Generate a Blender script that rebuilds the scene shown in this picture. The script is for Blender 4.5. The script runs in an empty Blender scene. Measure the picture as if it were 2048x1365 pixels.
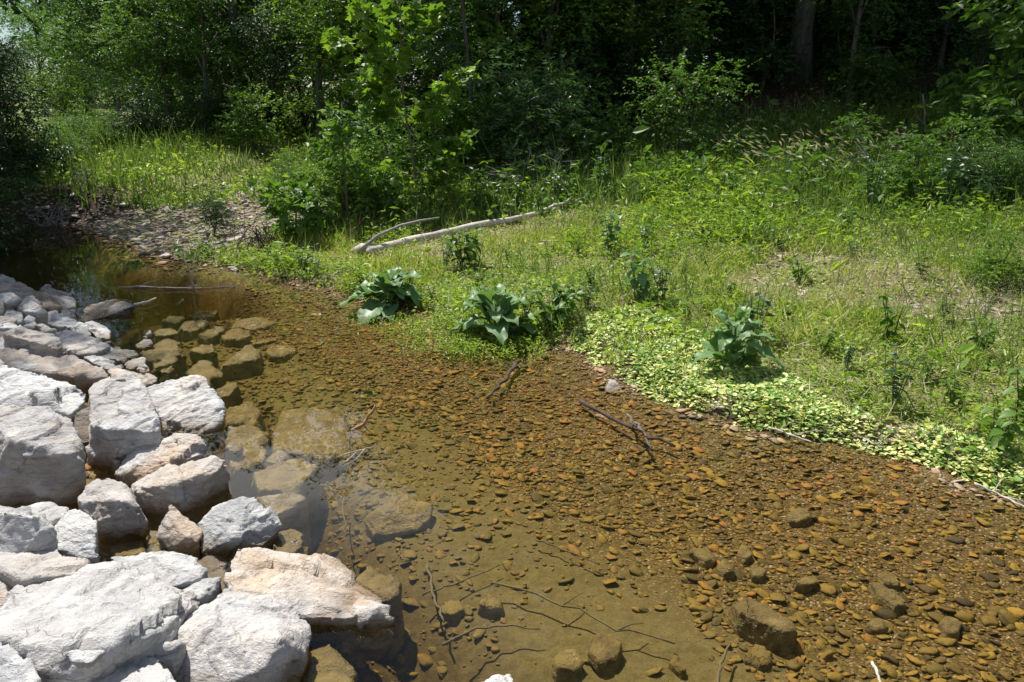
import bpy, bmesh, math, random
import numpy as np
from mathutils import Vector, Matrix

# ------------------------------------------------------------------ camera, sky, sun, exposure
scene = bpy.context.scene
COL = scene.collection
CAM_H, PITCH, FPX = 2.0, math.radians(16.3), 2048 * 28 / 36
cam_data = bpy.data.cameras.new('camera')
cam_data.lens, cam_data.sensor_width, cam_data.clip_end = 28, 36, 600
cam = bpy.data.objects.new('camera', cam_data)
cam.location = (0, 0, CAM_H)
cam.rotation_euler = (math.pi / 2 - PITCH, 0, 0)
COL.objects.link(cam)
scene.camera = cam

SUN_EL, SUN_AZ = math.radians(60), math.radians(-34)      # azimuth clockwise from +Y
world = bpy.data.worlds.new('World')
scene.world = world
world.use_nodes = True
CLOUD_X = 8.5
wn, wl = world.node_tree.nodes, world.node_tree.links
wn.clear()
w_out = wn.new('ShaderNodeOutputWorld')
w_bg = wn.new('ShaderNodeBackground')
w_bg.inputs['Strength'].default_value = 0.065
w_sky = wn.new('ShaderNodeTexSky')
w_sky.sky_type = 'NISHITA'
w_sky.sun_disc = False
w_sky.sun_elevation = SUN_EL
w_sky.sun_rotation = SUN_AZ
w_sky.air_density, w_sky.dust_density, w_sky.ozone_density = 1.0, 0.3, 2.0
w_co = wn.new('ShaderNodeTexCoord')
w_map = wn.new('ShaderNodeMapping')
w_map.inputs['Scale'].default_value = (1.6, 1.6, 3.2)
w_map.inputs['Location'].default_value = (CLOUD_X, 0.4, 0.45)
w_noise = wn.new('ShaderNodeTexNoise')
w_noise.inputs['Scale'].default_value = 1.5
w_noise.inputs['Detail'].default_value = 7
w_noise.inputs['Roughness'].default_value = 0.55
w_ramp = wn.new('ShaderNodeValToRGB')
w_ramp.color_ramp.elements[0].position = 0.53
w_ramp.color_ramp.elements[1].position = 0.66
w_mix = wn.new('ShaderNodeMixRGB')
w_mix.inputs['Color2'].default_value = (19.0, 19.4, 20.0, 1)
wl.new(w_co.outputs['Generated'], w_map.inputs['Vector'])
wl.new(w_map.outputs['Vector'], w_noise.inputs['Vector'])
wl.new(w_noise.outputs['Fac'], w_ramp.inputs['Fac'])
wl.new(w_ramp.outputs['Color'], w_mix.inputs['Fac'])
wl.new(w_sky.outputs['Color'], w_mix.inputs['Color1'])
wl.new(w_mix.outputs['Color'], w_bg.inputs['Color'])
wl.new(w_bg.outputs['Background'], w_out.inputs['Surface'])

S_DIR = Vector((math.sin(SUN_AZ) * math.cos(SUN_EL), math.cos(SUN_AZ) * math.cos(SUN_EL), math.sin(SUN_EL)))
sun_data = bpy.data.lights.new('sun', 'SUN')
sun_data.energy, sun_data.angle, sun_data.color = 5.0, math.radians(0.53), (1.0, 0.965, 0.91)
sun = bpy.data.objects.new('sun', sun_data)
sun.rotation_euler = (-S_DIR).to_track_quat('-Z', 'Y').to_euler()
sun.location = S_DIR * 60
COL.objects.link(sun)

vs = scene.view_settings
vs.view_transform, vs.look, vs.exposure, vs.gamma = 'Standard', 'None', 0.5, 1.0
vs.use_curve_mapping = False
scene.render.engine = 'CYCLES'
cy = scene.cycles
cy.max_bounces, cy.diffuse_bounces, cy.glossy_bounces = 6, 3, 2
cy.transmission_bounces, cy.transparent_max_bounces, cy.volume_bounces = 3, 8, 0
cy.caustics_reflective = cy.caustics_refractive = False
cy.sample_clamp_indirect = 4.0

# ------------------------------------------------------------------ helpers
RNG = np.random.default_rng(7)

def ray(px, py):
    u, v = (px - 1024) / FPX, -(py - 682.5) / FPX
    return np.array([u, math.cos(PITCH) + v * math.sin(PITCH), -math.sin(PITCH) + v * math.cos(PITCH)])

def at_d(px, py, D):
    """point seen at this place of the photograph at ground distance D"""
    d = ray(px, py); t = D / d[1]
    return np.array([d[0] * t, D, CAM_H + d[2] * t])

def at_z(px, py, z):
    d = ray(px, py); t = (z - CAM_H) / d[2]
    return np.array([d[0] * t, d[1] * t, z])

def _hash(ix, iy, iz, seed):
    h = (ix * 374761393 + iy * 668265263 + iz * 2147483647 + seed * 1274126177) & 0xFFFFFFFF
    h = ((h ^ (h >> 13)) * 1274126177) & 0xFFFFFFFF
    h = h ^ (h >> 16)
    return (h & 0xFFFFFF) / float(0xFFFFFF)

def vnoise(p, seed=0):
    p = np.asarray(p, float)
    i = np.floor(p).astype(np.int64); f = p - i
    f = f * f * (3 - 2 * f)
    r = 0
    for dx in (0, 1):
        for dy in (0, 1):
            for dz in (0, 1):
                w = (f[:, 0] if dx else 1 - f[:, 0]) * (f[:, 1] if dy else 1 - f[:, 1]) * (f[:, 2] if dz else 1 - f[:, 2])
                r = r + w * _hash(i[:, 0] + dx, i[:, 1] + dy, i[:, 2] + dz, seed)
    return r * 2 - 1

def fbm(p, octaves=4, seed=0, gain=0.5):
    p = np.asarray(p, float); a, s, r = 1.0, 1.0, 0
    for o in range(octaves):
        r = r + a * vnoise(p * s + o * 17.3, seed + o); a *= gain; s *= 2.03
    return r

def fbm2(x, y, scale, octaves=4, seed=0):
    x = np.asarray(x, float)
    return fbm(np.stack([x * scale, np.asarray(y, float) * scale, np.zeros_like(x)], -1).reshape(-1, 3), octaves, seed).reshape(x.shape)

def cell(p, seed=0, tilt=False):
    """random value of the nearest jittered cell point: flat steps as on broken rock"""
    p = np.asarray(p, float); i = np.floor(p).astype(np.int64)
    best = np.full(len(p), 1e9); val = np.zeros(len(p)); grad = np.zeros(len(p))
    for dx in (-1, 0, 1):
        for dy in (-1, 0, 1):
            for dz in (-1, 0, 1):
                c = i + np.array([dx, dy, dz])
                q = c + np.stack([_hash(c[:, 0], c[:, 1], c[:, 2], seed + k) for k in (1, 2, 3)], -1)
                d = ((p - q) ** 2).sum(1)
                m = d < best
                best[m] = d[m]; val[m] = _hash(c[:, 0], c[:, 1], c[:, 2], seed + 9)[m]
                if tilt: grad[m] = sum((_hash(c[:, 0], c[:, 1], c[:, 2], seed + 20 + k) - .5) * (p - q)[:, k] for k in range(3))[m]
    return (val, grad) if tilt else val

def smooth(a, b, x):
    t = np.clip((x - a) / (b - a), 0, 1)
    return t * t * (3 - 2 * t)

def build_mesh(name, verts, faces, mat=None, shade_smooth=False):
    """verts (N,3); faces: one (M,k) int array or a list of such arrays"""
    if not isinstance(faces, list): faces = [faces]
    faces = [np.asarray(f, np.int32) for f in faces if len(f)]
    me = bpy.data.meshes.new(name)
    verts = np.asarray(verts, np.float32)
    me.vertices.add(len(verts)); me.vertices.foreach_set('co', verts.ravel())
    loops = np.concatenate([f.ravel() for f in faces])
    sizes = np.concatenate([np.full(len(f), f.shape[1], np.int32) for f in faces])
    starts = np.concatenate([[0], np.cumsum(sizes)[:-1]]).astype(np.int32)
    me.loops.add(len(loops)); me.loops.foreach_set('vertex_index', loops)
    me.polygons.add(len(sizes)); me.polygons.foreach_set('loop_start', starts)
    me.polygons.foreach_set('use_smooth', np.full(len(sizes), bool(shade_smooth)))
    me.update(calc_edges=True)
    if mat is not None: me.materials.append(mat)
    return me

def link(name, data, parent=None, loc=None, kind=None):
    o = bpy.data.objects.new(name, data)
    COL.objects.link(o)
    if parent is not None: o.parent = parent
    if loc is not None: o.location = loc
    if kind: o['kind'] = kind
    return o

def tag(o, label, cat, group=None):
    o['label'] = label; o['category'] = cat
    if group: o['group'] = group
    return o

def copy_tree(o, parent=None):
    c = o.copy(); COL.objects.link(c); c.parent = parent
    for ch in o.children: copy_tree(ch, c)
    return c

class Geo:
    """collects vertices and faces of one mesh"""
    def __init__(self): self.v, self.f, self.n = [], {}, 0
    def add(self, v, *fs):
        v = np.asarray(v, float).reshape(-1, 3)
        for f in fs:
            f = np.asarray(f, np.int64)
            if len(f): self.f.setdefault(f.shape[1], []).append(f + self.n)
        self.v.append(v); self.n += len(v)
    def tube(self, pts, radii, sides=6, cap=True, wob=0.0, seed=0):
        pts = np.asarray(pts, float); n = len(pts)
        radii = np.broadcast_to(np.asarray(radii, float), (n,))
        tan = np.gradient(pts, axis=0); tan /= np.linalg.norm(tan, axis=1, keepdims=True) + 1e-9
        ref = np.array([0, 0, 1.0]) if abs(tan[0, 2]) < 0.9 else np.array([1.0, 0, 0])
        a = np.linspace(0, 2 * np.pi, sides, endpoint=False)
        V = []
        for k in range(n):
            s = np.cross(tan[k], ref); s /= np.linalg.norm(s) + 1e-9
            u = np.cross(s, tan[k]); ref = u
            r = radii[k] * (1 + wob * (np.random.default_rng(seed * 977 + k).random(sides) - .5)) if wob else np.full(sides, radii[k])
            V.append(pts[k] + (np.cos(a) * r)[:, None] * s + (np.sin(a) * r)[:, None] * u)
        V = np.concatenate(V)
        i = np.arange(sides); j = (i + 1) % sides
        Q = np.concatenate([np.stack([k * sides + i, k * sides + j, (k + 1) * sides + j, (k + 1) * sides + i], 1) for k in range(n - 1)])
        self.add(V, Q)
        if cap:
            self.f.setdefault(sides, []).append((np.arange(sides)[::-1] + self.n - len(V))[None])
            self.f.setdefault(sides, []).append((np.arange(sides) + self.n - sides)[None])
    def leaves(self, tmpl, pos, d, nrm, size, width=None):
        """copies of a leaf template: x along d, z along nrm"""
        tv, tf = tmpl
        d = d / (np.linalg.norm(d, axis=1, keepdims=True) + 1e-9)
        s = np.cross(nrm, d); s /= np.linalg.norm(s, axis=1, keepdims=True) + 1e-9
        u = np.cross(d, s)
        size = np.broadcast_to(np.asarray(size, float), (len(pos),))
        width = size if width is None else np.broadcast_to(np.asarray(width, float), (len(pos),))
        V = pos[:, None] + (tv[None, :, 0:1] * d[:, None]) * size[:, None, None] \
            + (tv[None, :, 1:2] * s[:, None]) * width[:, None, None] + (tv[None, :, 2:3] * u[:, None]) * size[:, None, None]
        k = len(tv)
        for f in tf:
            F = (np.arange(len(pos)) * k)[:, None, None] + f[None]
            self.f.setdefault(f.shape[1], []).append(F.reshape(-1, f.shape[1]) + self.n)
        self.v.append(V.reshape(-1, 3)); self.n += len(pos) * k
    def mesh(self, name, mat=None, smooth=False):
        return build_mesh(name, np.concatenate(self.v), [np.concatenate(f) for f in self.f.values()], mat, smooth)

# leaf templates: (verts, [face arrays])
def _t(v, *f): return (np.array(v, float), [np.array(x, np.int64) for x in f])
LEAF_RHOMB = _t([(0, 0, 0), (.45, .26, .07), (1, 0, -.05), (.45, -.26, .07)], [(0, 2, 1), (0, 3, 2)])
LEAF_OVAL = _t([(0, 0, 0), (.22, .2, .05), (.6, .23, .06), (1, 0, -.1), (.6, -.23, .06), (.22, -.2, .05)],
               [(0, 3, 2, 1), (0, 5, 4, 3)])
LEAF_NARROW = _t([(0, 0, 0), (.4, .11, .04), (1, 0, -.12), (.4, -.11, .04)], [(0, 2, 1), (0, 3, 2)])
LEAF_LOBED = _t([(0, 0, 0), (.1, .34, .03), (.34, .24, .05), (.45, .55, .0), (.62, .24, .04), (1, 0, -.08), (.62, -.24, .04), (.45, -.55, .0), (.34, -.24, .05), (.1, -.34, .03)],
                [(0, 2, 1), (2, 4, 3), (0, 8, 9)[::-1], (6, 8, 7)[::-1]], [(0, 5, 4, 2), (0, 8, 6, 5)])
_a = np.linspace(0, 2 * np.pi, 7, endpoint=False)
LEAF_ROUND = _t([(.5, 0, -.03)] + [(.5 + .5 * math.cos(t), .5 * math.sin(t), .05) for t in _a], [(0, 1 + k, 1 + (k + 1) % 7) for k in range(7)])

def nrmz(v): return v / (np.linalg.norm(v, axis=-1, keepdims=True) + 1e-9)

# ------------------------------------------------------------------ materials
def new_mat(name):
    m = bpy.data.materials.new(name); m.use_nodes = True
    nt = m.node_tree; nt.nodes.clear()
    out = nt.nodes.new('ShaderNodeOutputMaterial')
    return m, nt.nodes, nt.links, out

def node(ns, t, **kw):
    n = ns.new(t)
    for k, v in kw.items():
        if k in n.inputs: n.inputs[k].default_value = v
        else: setattr(n, k, v)
    return n

def ramp(ns, ls, src, stops):
    r = ns.new('ShaderNodeValToRGB')
    el = r.color_ramp.elements
    while len(el) < len(stops): el.new(0.5)
    for e, (p, c) in zip(el, stops):
        e.position = p; e.color = c if len(c) == 4 else (*c, 1)
    ls.new(src, r.inputs['Fac'])
    return r.outputs['Color']

def mixc(ns, ls, fac, a, b, blend='MIX'):
    m = ns.new('ShaderNodeMixRGB'); m.blend_type = blend
    for s, v in (('Fac', fac), ('Color1', a), ('Color2', b)):
        if hasattr(v, 'links') or hasattr(v, 'is_linked'): ls.new(v, m.inputs[s])
        elif s == 'Fac': m.inputs[s].default_value = v
        else: m.inputs[s].default_value = (*v, 1) if len(v) == 3 else v
    return m.outputs['Color']

def math_n(ns, ls, op, a, b=None, clamp=False):
    m = ns.new('ShaderNodeMath'); m.operation = op; m.use_clamp = clamp
    for k, v in ((0, a), (1, b)):
        if v is None: continue
        if hasattr(v, 'is_linked'): ls.new(v, m.inputs[k])
        else: m.inputs[k].default_value = v
    return m.outputs[0]

def noise_n(ns, ls, vec, scale, detail=4, rough=0.55, dist=0.0):
    n = node(ns, 'ShaderNodeTexNoise', Scale=scale, Detail=detail, Roughness=rough, Distortion=dist)
    if vec is not None: ls.new(vec, n.inputs['Vector'])
    return n.outputs['Fac']

def leaf_mat(name, stops, trans=0.35, rough=0.45, spec=0.35, tcol=(1.25, 1.35, 0.55)):
    """leaf: colour varies leaf by leaf and in patches; some light passes through"""
    m, ns, ls, out = new_mat(name)
    geo = ns.new('ShaderNodeNewGeometry')
    n = noise_n(ns, ls, geo.outputs['Position'], 1.7, 2)
    oi = ns.new('ShaderNodeObjectInfo')
    v = math_n(ns, ls, 'MULTIPLY', geo.outputs['Random Per Island'], 0.62)
    v = math_n(ns, ls, 'ADD', v, math_n(ns, ls, 'MULTIPLY', n, 0.5))
    v = math_n(ns, ls, 'ADD', v, math_n(ns, ls, 'MULTIPLY', oi.outputs['Random'], 0.12))
    v = math_n(ns, ls, 'SUBTRACT', v, 0.12, True)
    c = ramp(ns, ls, v, stops)
    b = node(ns, 'ShaderNodeBsdfPrincipled', Roughness=rough)
    b.inputs['Specular IOR Level'].default_value = spec
    ls.new(c, b.inputs['Base Color'])
    t = ns.new('ShaderNodeBsdfTranslucent')
    ls.new(mixc(ns, ls, 1.0, c, tcol, 'MULTIPLY'), t.inputs['Color'])
    mx = node(ns, 'ShaderNodeMixShader', Fac=trans)
    ls.new(b.outputs[0], mx.inputs[1]); ls.new(t.outputs[0], mx.inputs[2])
    ls.new(mx.outputs[0], out.inputs['Surface'])
    return m

M = {}
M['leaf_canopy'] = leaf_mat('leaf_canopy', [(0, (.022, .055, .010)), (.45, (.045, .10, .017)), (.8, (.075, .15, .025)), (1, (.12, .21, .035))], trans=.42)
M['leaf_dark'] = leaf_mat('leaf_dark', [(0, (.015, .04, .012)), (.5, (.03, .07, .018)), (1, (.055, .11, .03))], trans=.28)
M['leaf_mid'] = leaf_mat('leaf_mid', [(0, (.055, .12, .022)), (.5, (.105, .20, .035)), (1, (.18, .29, .06))], trans=.42)
M['leaf_bright'] = leaf_mat('leaf_bright', [(0, (.085, .165, .02)), (.5, (.15, .255, .035)), (1, (.25, .36, .06))], trans=.47)
M['leaf_blue'] = leaf_mat('leaf_blue', [(0, (.045, .095, .035)), (.5, (.08, .155, .06)), (1, (.14, .22, .10))], trans=.35, rough=.38, spec=.5)
M['grass'] = leaf_mat('grass', [(0, (.12, .20, .02)), (.35, (.25, .33, .04)), (.6, (.42, .46, .08)), (.82, (.56, .52, .17)), (1, (.64, .56, .30))], trans=.45, rough=.5, tcol=(1.1, 1.2, .7))
M['weed'] = leaf_mat('weed', [(0, (.10, .19, .03)), (.4, (.20, .32, .04)), (.72, (.38, .47, .07)), (1, (.54, .58, .13))], trans=.42)
M['tall_grass'] = leaf_mat('tall_grass', [(0, (.08, .15, .035)), (.5, (.15, .23, .05)), (.85, (.27, .32, .09)), (1, (.42, .37, .18))], trans=.42, tcol=(1.1, 1.2, .7))
M['seed'] = leaf_mat('seed', [(0, (.30, .26, .13)), (.5, (.48, .42, .27)), (1, (.66, .60, .44))], trans=.3, tcol=(1.1, 1.1, .9))
M['mat_leaf'] = leaf_mat('mat_leaf', [(0, (.10, .23, .05)), (.26, (.20, .38, .08)), (.40, (.50, .58, .17)), (.56, (.72, .73, .28)), (1, (.84, .81, .44))], trans=.25, rough=.4, tcol=(1.05, 1.1, .7))
M['dock_leaf'] = leaf_mat('dock_leaf', [(0, (.08, .17, .055)), (.5, (.14, .25, .09)), (1, (.22, .34, .15))], trans=.3, rough=.45, spec=.45)
M['litter'] = leaf_mat('litter', [(0, (.05, .032, .02)), (.5, (.11, .075, .048)), (1, (.26, .19, .13))], trans=.1, tcol=(1, .8, .6))

def bark_mat(name, c0, c1, scale=14):
    m, ns, ls, out = new_mat(name)
    tc = ns.new('ShaderNodeTexCoord')
    mp = ns.new('ShaderNodeMapping'); mp.inputs['Scale'].default_value = (1, 1, .22)
    ls.new(tc.outputs['Object'], mp.inputs['Vector'])
    n = noise_n(ns, ls, mp.outputs['Vector'], scale, 6, .65, .6)
    c = ramp(ns, ls, n, [(.3, c0), (.7, c1)])
    b = node(ns, 'ShaderNodeBsdfPrincipled', Roughness=.85)
    bp = node(ns, 'ShaderNodeBump', Strength=.6, Distance=.02)
    ls.new(n, bp.inputs['Height']); ls.new(bp.outputs[0], b.inputs['Normal'])
    ls.new(c, b.inputs['Base Color']); ls.new(b.outputs[0], out.inputs['Surface'])
    return m
M['bark'] = bark_mat('bark', (.05, .04, .032), (.16, .14, .12))
M['twig'] = bark_mat('twig', (.10, .075, .05), (.20, .16, .12), 25)
M['stem'] = bark_mat('stem', (.06, .10, .03), (.12, .16, .05), 30)
M['dry_wood'] = bark_mat('dry_wood', (.36, .31, .25), (.62, .57, .49), 18)
M['grey_wood'] = bark_mat('grey_wood', (.16, .14, .12), (.36, .33, .30), 18)
M['dark_wood'] = bark_mat('dark_wood', (.03, .02, .014), (.10, .06, .035), 25)
M['silted_wood'] = bark_mat('silted_wood', (.09, .068, .03), (.17, .13, .06), 25)
M['red_wood'] = bark_mat('red_wood', (.28, .14, .06), (.46, .26, .13), 25)

def rock_mat():
    """broken quarry rock; object colour: R tan stain, G lightness, B brown dirt. Below the waterline it is coated with ochre algae."""
    m, ns, ls, out = new_mat('quarry_rock')
    geo = ns.new('ShaderNodeNewGeometry'); oi = ns.new('ShaderNodeObjectInfo')
    tc = ns.new('ShaderNodeTexCoord')
    sep = ns.new('ShaderNodeSeparateColor'); ls.new(oi.outputs['Color'], sep.inputs['Color'])
    off = ns.new('ShaderNodeVectorMath'); off.operation = 'ADD'
    cmb = ns.new('ShaderNodeCombineXYZ')
    r10 = math_n(ns, ls, 'MULTIPLY', oi.outputs['Random'], 37.0)
    for k in ('X', 'Y', 'Z'): ls.new(r10, cmb.inputs[k])
    ls.new(geo.outputs['Position'], off.inputs[0]); ls.new(cmb.outputs[0], off.inputs[1])
    P = off.outputs[0]
    mp = ns.new('ShaderNodeMapping'); mp.inputs['Rotation'].default_value = (.5, .35, .6); mp.inputs['Scale'].default_value = (1, 1, 4.5)
    ls.new(P, mp.inputs['Vector'])
    n_big = noise_n(ns, ls, P, 2.6, 4)
    n_dirt = noise_n(ns, ls, P, 5.5, 6, .7, 1.0)
    n_str = noise_n(ns, ls, mp.outputs['Vector'], 6.0, 7, .62, .4)
    n_fine = noise_n(ns, ls, P, 55, 5, .65)
    n_mid = noise_n(ns, ls, P, 9, 6, .6, .5)
    c = ramp(ns, ls, n_str, [(.28, (.30, .30, .31)), (.44, (.44, .435, .43)), (.56, (.51, .50, .485)), (.72, (.60, .585, .555))])
    c = mixc(ns, ls, ramp(ns, ls, n_mid, [(.52, (0, 0, 0)), (.66, (.7, .7, .7))]), c, (.68, .665, .63))
    tanm = math_n(ns, ls, 'MULTIPLY', ramp(ns, ls, n_big, [(.36, (0, 0, 0)), (.62, (1, 1, 1))]), sep.outputs['Red'], True)
    c = mixc(ns, ls, tanm, c, ramp(ns, ls, n_mid, [(.3, (.44, .29, .16)), (.7, (.64, .48, .33))]))
    br = math_n(ns, ls, 'MULTIPLY', ramp(ns, ls, noise_n(ns, ls, P, 4.2, 5), [(.4, (0, 0, 0)), (.58, (1, 1, 1))]), sep.outputs['Blue'], True)
    c = mixc(ns, ls, br, c, (.27, .21, .155))
    c = mixc(ns, ls, ramp(ns, ls, n_fine, [(.30, (.5, .5, .5)), (.42, (0, 0, 0))]), c, (.24, .22, .20))
    c = mixc(ns, ls, ramp(ns, ls, n_dirt, [(.55, (0, 0, 0)), (.68, (.45, .45, .45))]), c, (.36, .32, .27))
    wv = ns.new('ShaderNodeVectorMath'); wv.operation = 'MULTIPLY_ADD'
    nv = node(ns, 'ShaderNodeTexNoise', Scale=7, Detail=3); ls.new(P, nv.inputs['Vector'])
    ls.new(nv.outputs['Color'], wv.inputs[0]); wv.inputs[1].default_value = (.22, .22, .22); ls.new(mp.outputs['Vector'], wv.inputs[2])
    vk = node(ns, 'ShaderNodeTexVoronoi', Scale=4.5); vk.feature = 'DISTANCE_TO_EDGE'; ls.new(wv.outputs[0], vk.inputs['Vector'])
    crack = ramp(ns, ls, vk.outputs['Distance'], [(.0, (1, 1, 1)), (.014, (0, 0, 0))])
    crack = math_n(ns, ls, 'MULTIPLY', crack, ramp(ns, ls, n_big, [(.52, (0, 0, 0)), (.66, (1, 1, 1))]))
    c = mixc(ns, ls, math_n(ns, ls, 'MULTIPLY', crack, .32), c, (.16, .14, .12))
    gl = ns.new('ShaderNodeVectorMath'); gl.operation = 'SCALE'
    ls.new(c, gl.inputs[0]); ls.new(math_n(ns, ls, 'MULTIPLY', sep.outputs['Green'], 1.06), gl.inputs['Scale'])
    c = gl.outputs[0]
    # water line: damp band, then algae below
    sx = ns.new('ShaderNodeSeparateXYZ'); ls.new(geo.outputs['Position'], sx.inputs[0])
    zz = math_n(ns, ls, 'ADD', sx.outputs['Z'], math_n(ns, ls, 'MULTIPLY', math_n(ns, ls, 'SUBTRACT', n_mid, .5), .05))
    mr = node(ns, 'ShaderNodeMapRange'); ls.new(zz, mr.inputs['Value'])
    mr.inputs['From Min'].default_value = .065; mr.inputs['From Max'].default_value = .018
    damp = mr.outputs['Result']
    c = mixc(ns, ls, math_n(ns, ls, 'MULTIPLY', damp, .8), c, mixc(ns, ls, 1.0, c, (.46, .37, .26), 'MULTIPLY'))
    mr2 = node(ns, 'ShaderNodeMapRange'); ls.new(zz, mr2.inputs['Value'])
    mr2.inputs['From Min'].default_value = .012; mr2.inputs['From Max'].default_value = -.012
    alg = ramp(ns, ls, n_mid, [(.3, (.10, .065, .02)), (.48, (.17, .115, .03)), (.64, (.24, .175, .055)), (.74, (.32, .26, .12)), (.80, (.55, .50, .36))])
    c = mixc(ns, ls, math_n(ns, ls, 'MULTIPLY', mr2.outputs['Result'], .9), c, alg)
    b = ns.new('ShaderNodeBsdfPrincipled')
    ls.new(c, b.inputs['Base Color'])
    rr = node(ns, 'ShaderNodeMapRange'); ls.new(damp, rr.inputs['Value'])
    rr.inputs['To Min'].default_value = .9; rr.inputs['To Max'].default_value = .35
    ls.new(rr.outputs['Result'], b.inputs['Roughness'])
    b.inputs['Specular IOR Level'].default_value = .3
    n_grain = noise_n(ns, ls, P, 170, 3, .6)
    h = math_n(ns, ls, 'ADD', math_n(ns, ls, 'MULTIPLY', n_str, .6), math_n(ns, ls, 'MULTIPLY', n_fine, .34))
    h = math_n(ns, ls, 'ADD', h, math_n(ns, ls, 'MULTIPLY', n_mid, .22))
    h = math_n(ns, ls, 'ADD', h, math_n(ns, ls, 'MULTIPLY', n_grain, .10))
    h = math_n(ns, ls, 'SUBTRACT', h, math_n(ns, ls, 'MULTIPLY', crack, .28))
    bp = node(ns, 'ShaderNodeBump', Strength=.95, Distance=.045)
    ls.new(h, bp.inputs['Height']); ls.new(bp.outputs[0], b.inputs['Normal'])
    ls.new(b.outputs[0], out.inputs['Surface'])
    return m
M['rock'] = rock_mat()

def pebble_mat():
    """river stones: dry ones pale tan, grey and pink; under water coated ochre, rust and olive"""
    m, ns, ls, out = new_mat('river_stone')
    geo = ns.new('ShaderNodeNewGeometry'); oi = ns.new('ShaderNodeObjectInfo')
    P = geo.outputs['Position']
    r = math_n(ns, ls, 'FRACT', math_n(ns, ls, 'ADD', geo.outputs['Random Per Island'], math_n(ns, ls, 'MULTIPLY', oi.outputs['Random'], 3.7)))
    zone = noise_n(ns, ls, P, .55, 2)
    r = math_n(ns, ls, 'ADD', math_n(ns, ls, 'MULTIPLY', r, .8), math_n(ns, ls, 'MULTIPLY', math_n(ns, ls, 'SUBTRACT', zone, .42), .8), True)
    wet = ramp(ns, ls, r, [(0, (.05, .034, .012)), (.20, (.12, .078, .016)), (.40, (.20, .125, .018)), (.60, (.29, .18, .022)), (.78, (.31, .14, .024)), (.94, (.26, .085, .025)), (1, (.46, .38, .22))])
    dry = ramp(ns, ls, r, [(0, (.20, .17, .15)), (.3, (.34, .30, .26)), (.6, (.46, .39, .32)), (.8, (.48, .35, .27)), (1, (.68, .64, .58))])
    n = noise_n(ns, ls, P, 60, 5, .6)
    n2 = noise_n(ns, ls, P, 14, 4, .6)
    sx = ns.new('ShaderNodeSeparateXYZ'); ls.new(P, sx.inputs[0])
    mr = node(ns, 'ShaderNodeMapRange'); ls.new(sx.outputs['Z'], mr.inputs['Value'])
    mr.inputs['From Min'].default_value = .03; mr.inputs['From Max'].default_value = .0
    c = mixc(ns, ls, mr.outputs['Result'], dry, wet)
    # silt settles on stones of the deeper, still part
    mr3 = node(ns, 'ShaderNodeMapRange'); ls.new(sx.outputs['Z'], mr3.inputs['Value'])
    mr3.inputs['From Min'].default_value = -.08; mr3.inputs['From Max'].default_value = -.17
    c = mixc(ns, ls, math_n(ns, ls, 'MULTIPLY', mr3.outputs['Result'], .72), c, ramp(ns, ls, n2, [(.3, (.09, .072, .03)), (.7, (.155, .125, .052))]))
    c = mixc(ns, ls, ramp(ns, ls, n, [(.35, (.45, .45, .45)), (.5, (0, 0, 0))]), c, (.07, .05, .025))
    b = node(ns, 'ShaderNodeBsdfPrincipled', Roughness=.7)
    b.inputs['Specular IOR Level'].default_value = .25
    bp = node(ns, 'ShaderNodeBump', Strength=.4, Distance=.01)
    ls.new(n, bp.inputs['Height']); ls.new(bp.outputs[0], b.inputs['Normal'])
    ls.new(c, b.inputs['Base Color']); ls.new(b.outputs[0], out.inputs['Surface'])
    return m
M['pebble'] = pebble_mat()

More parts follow.
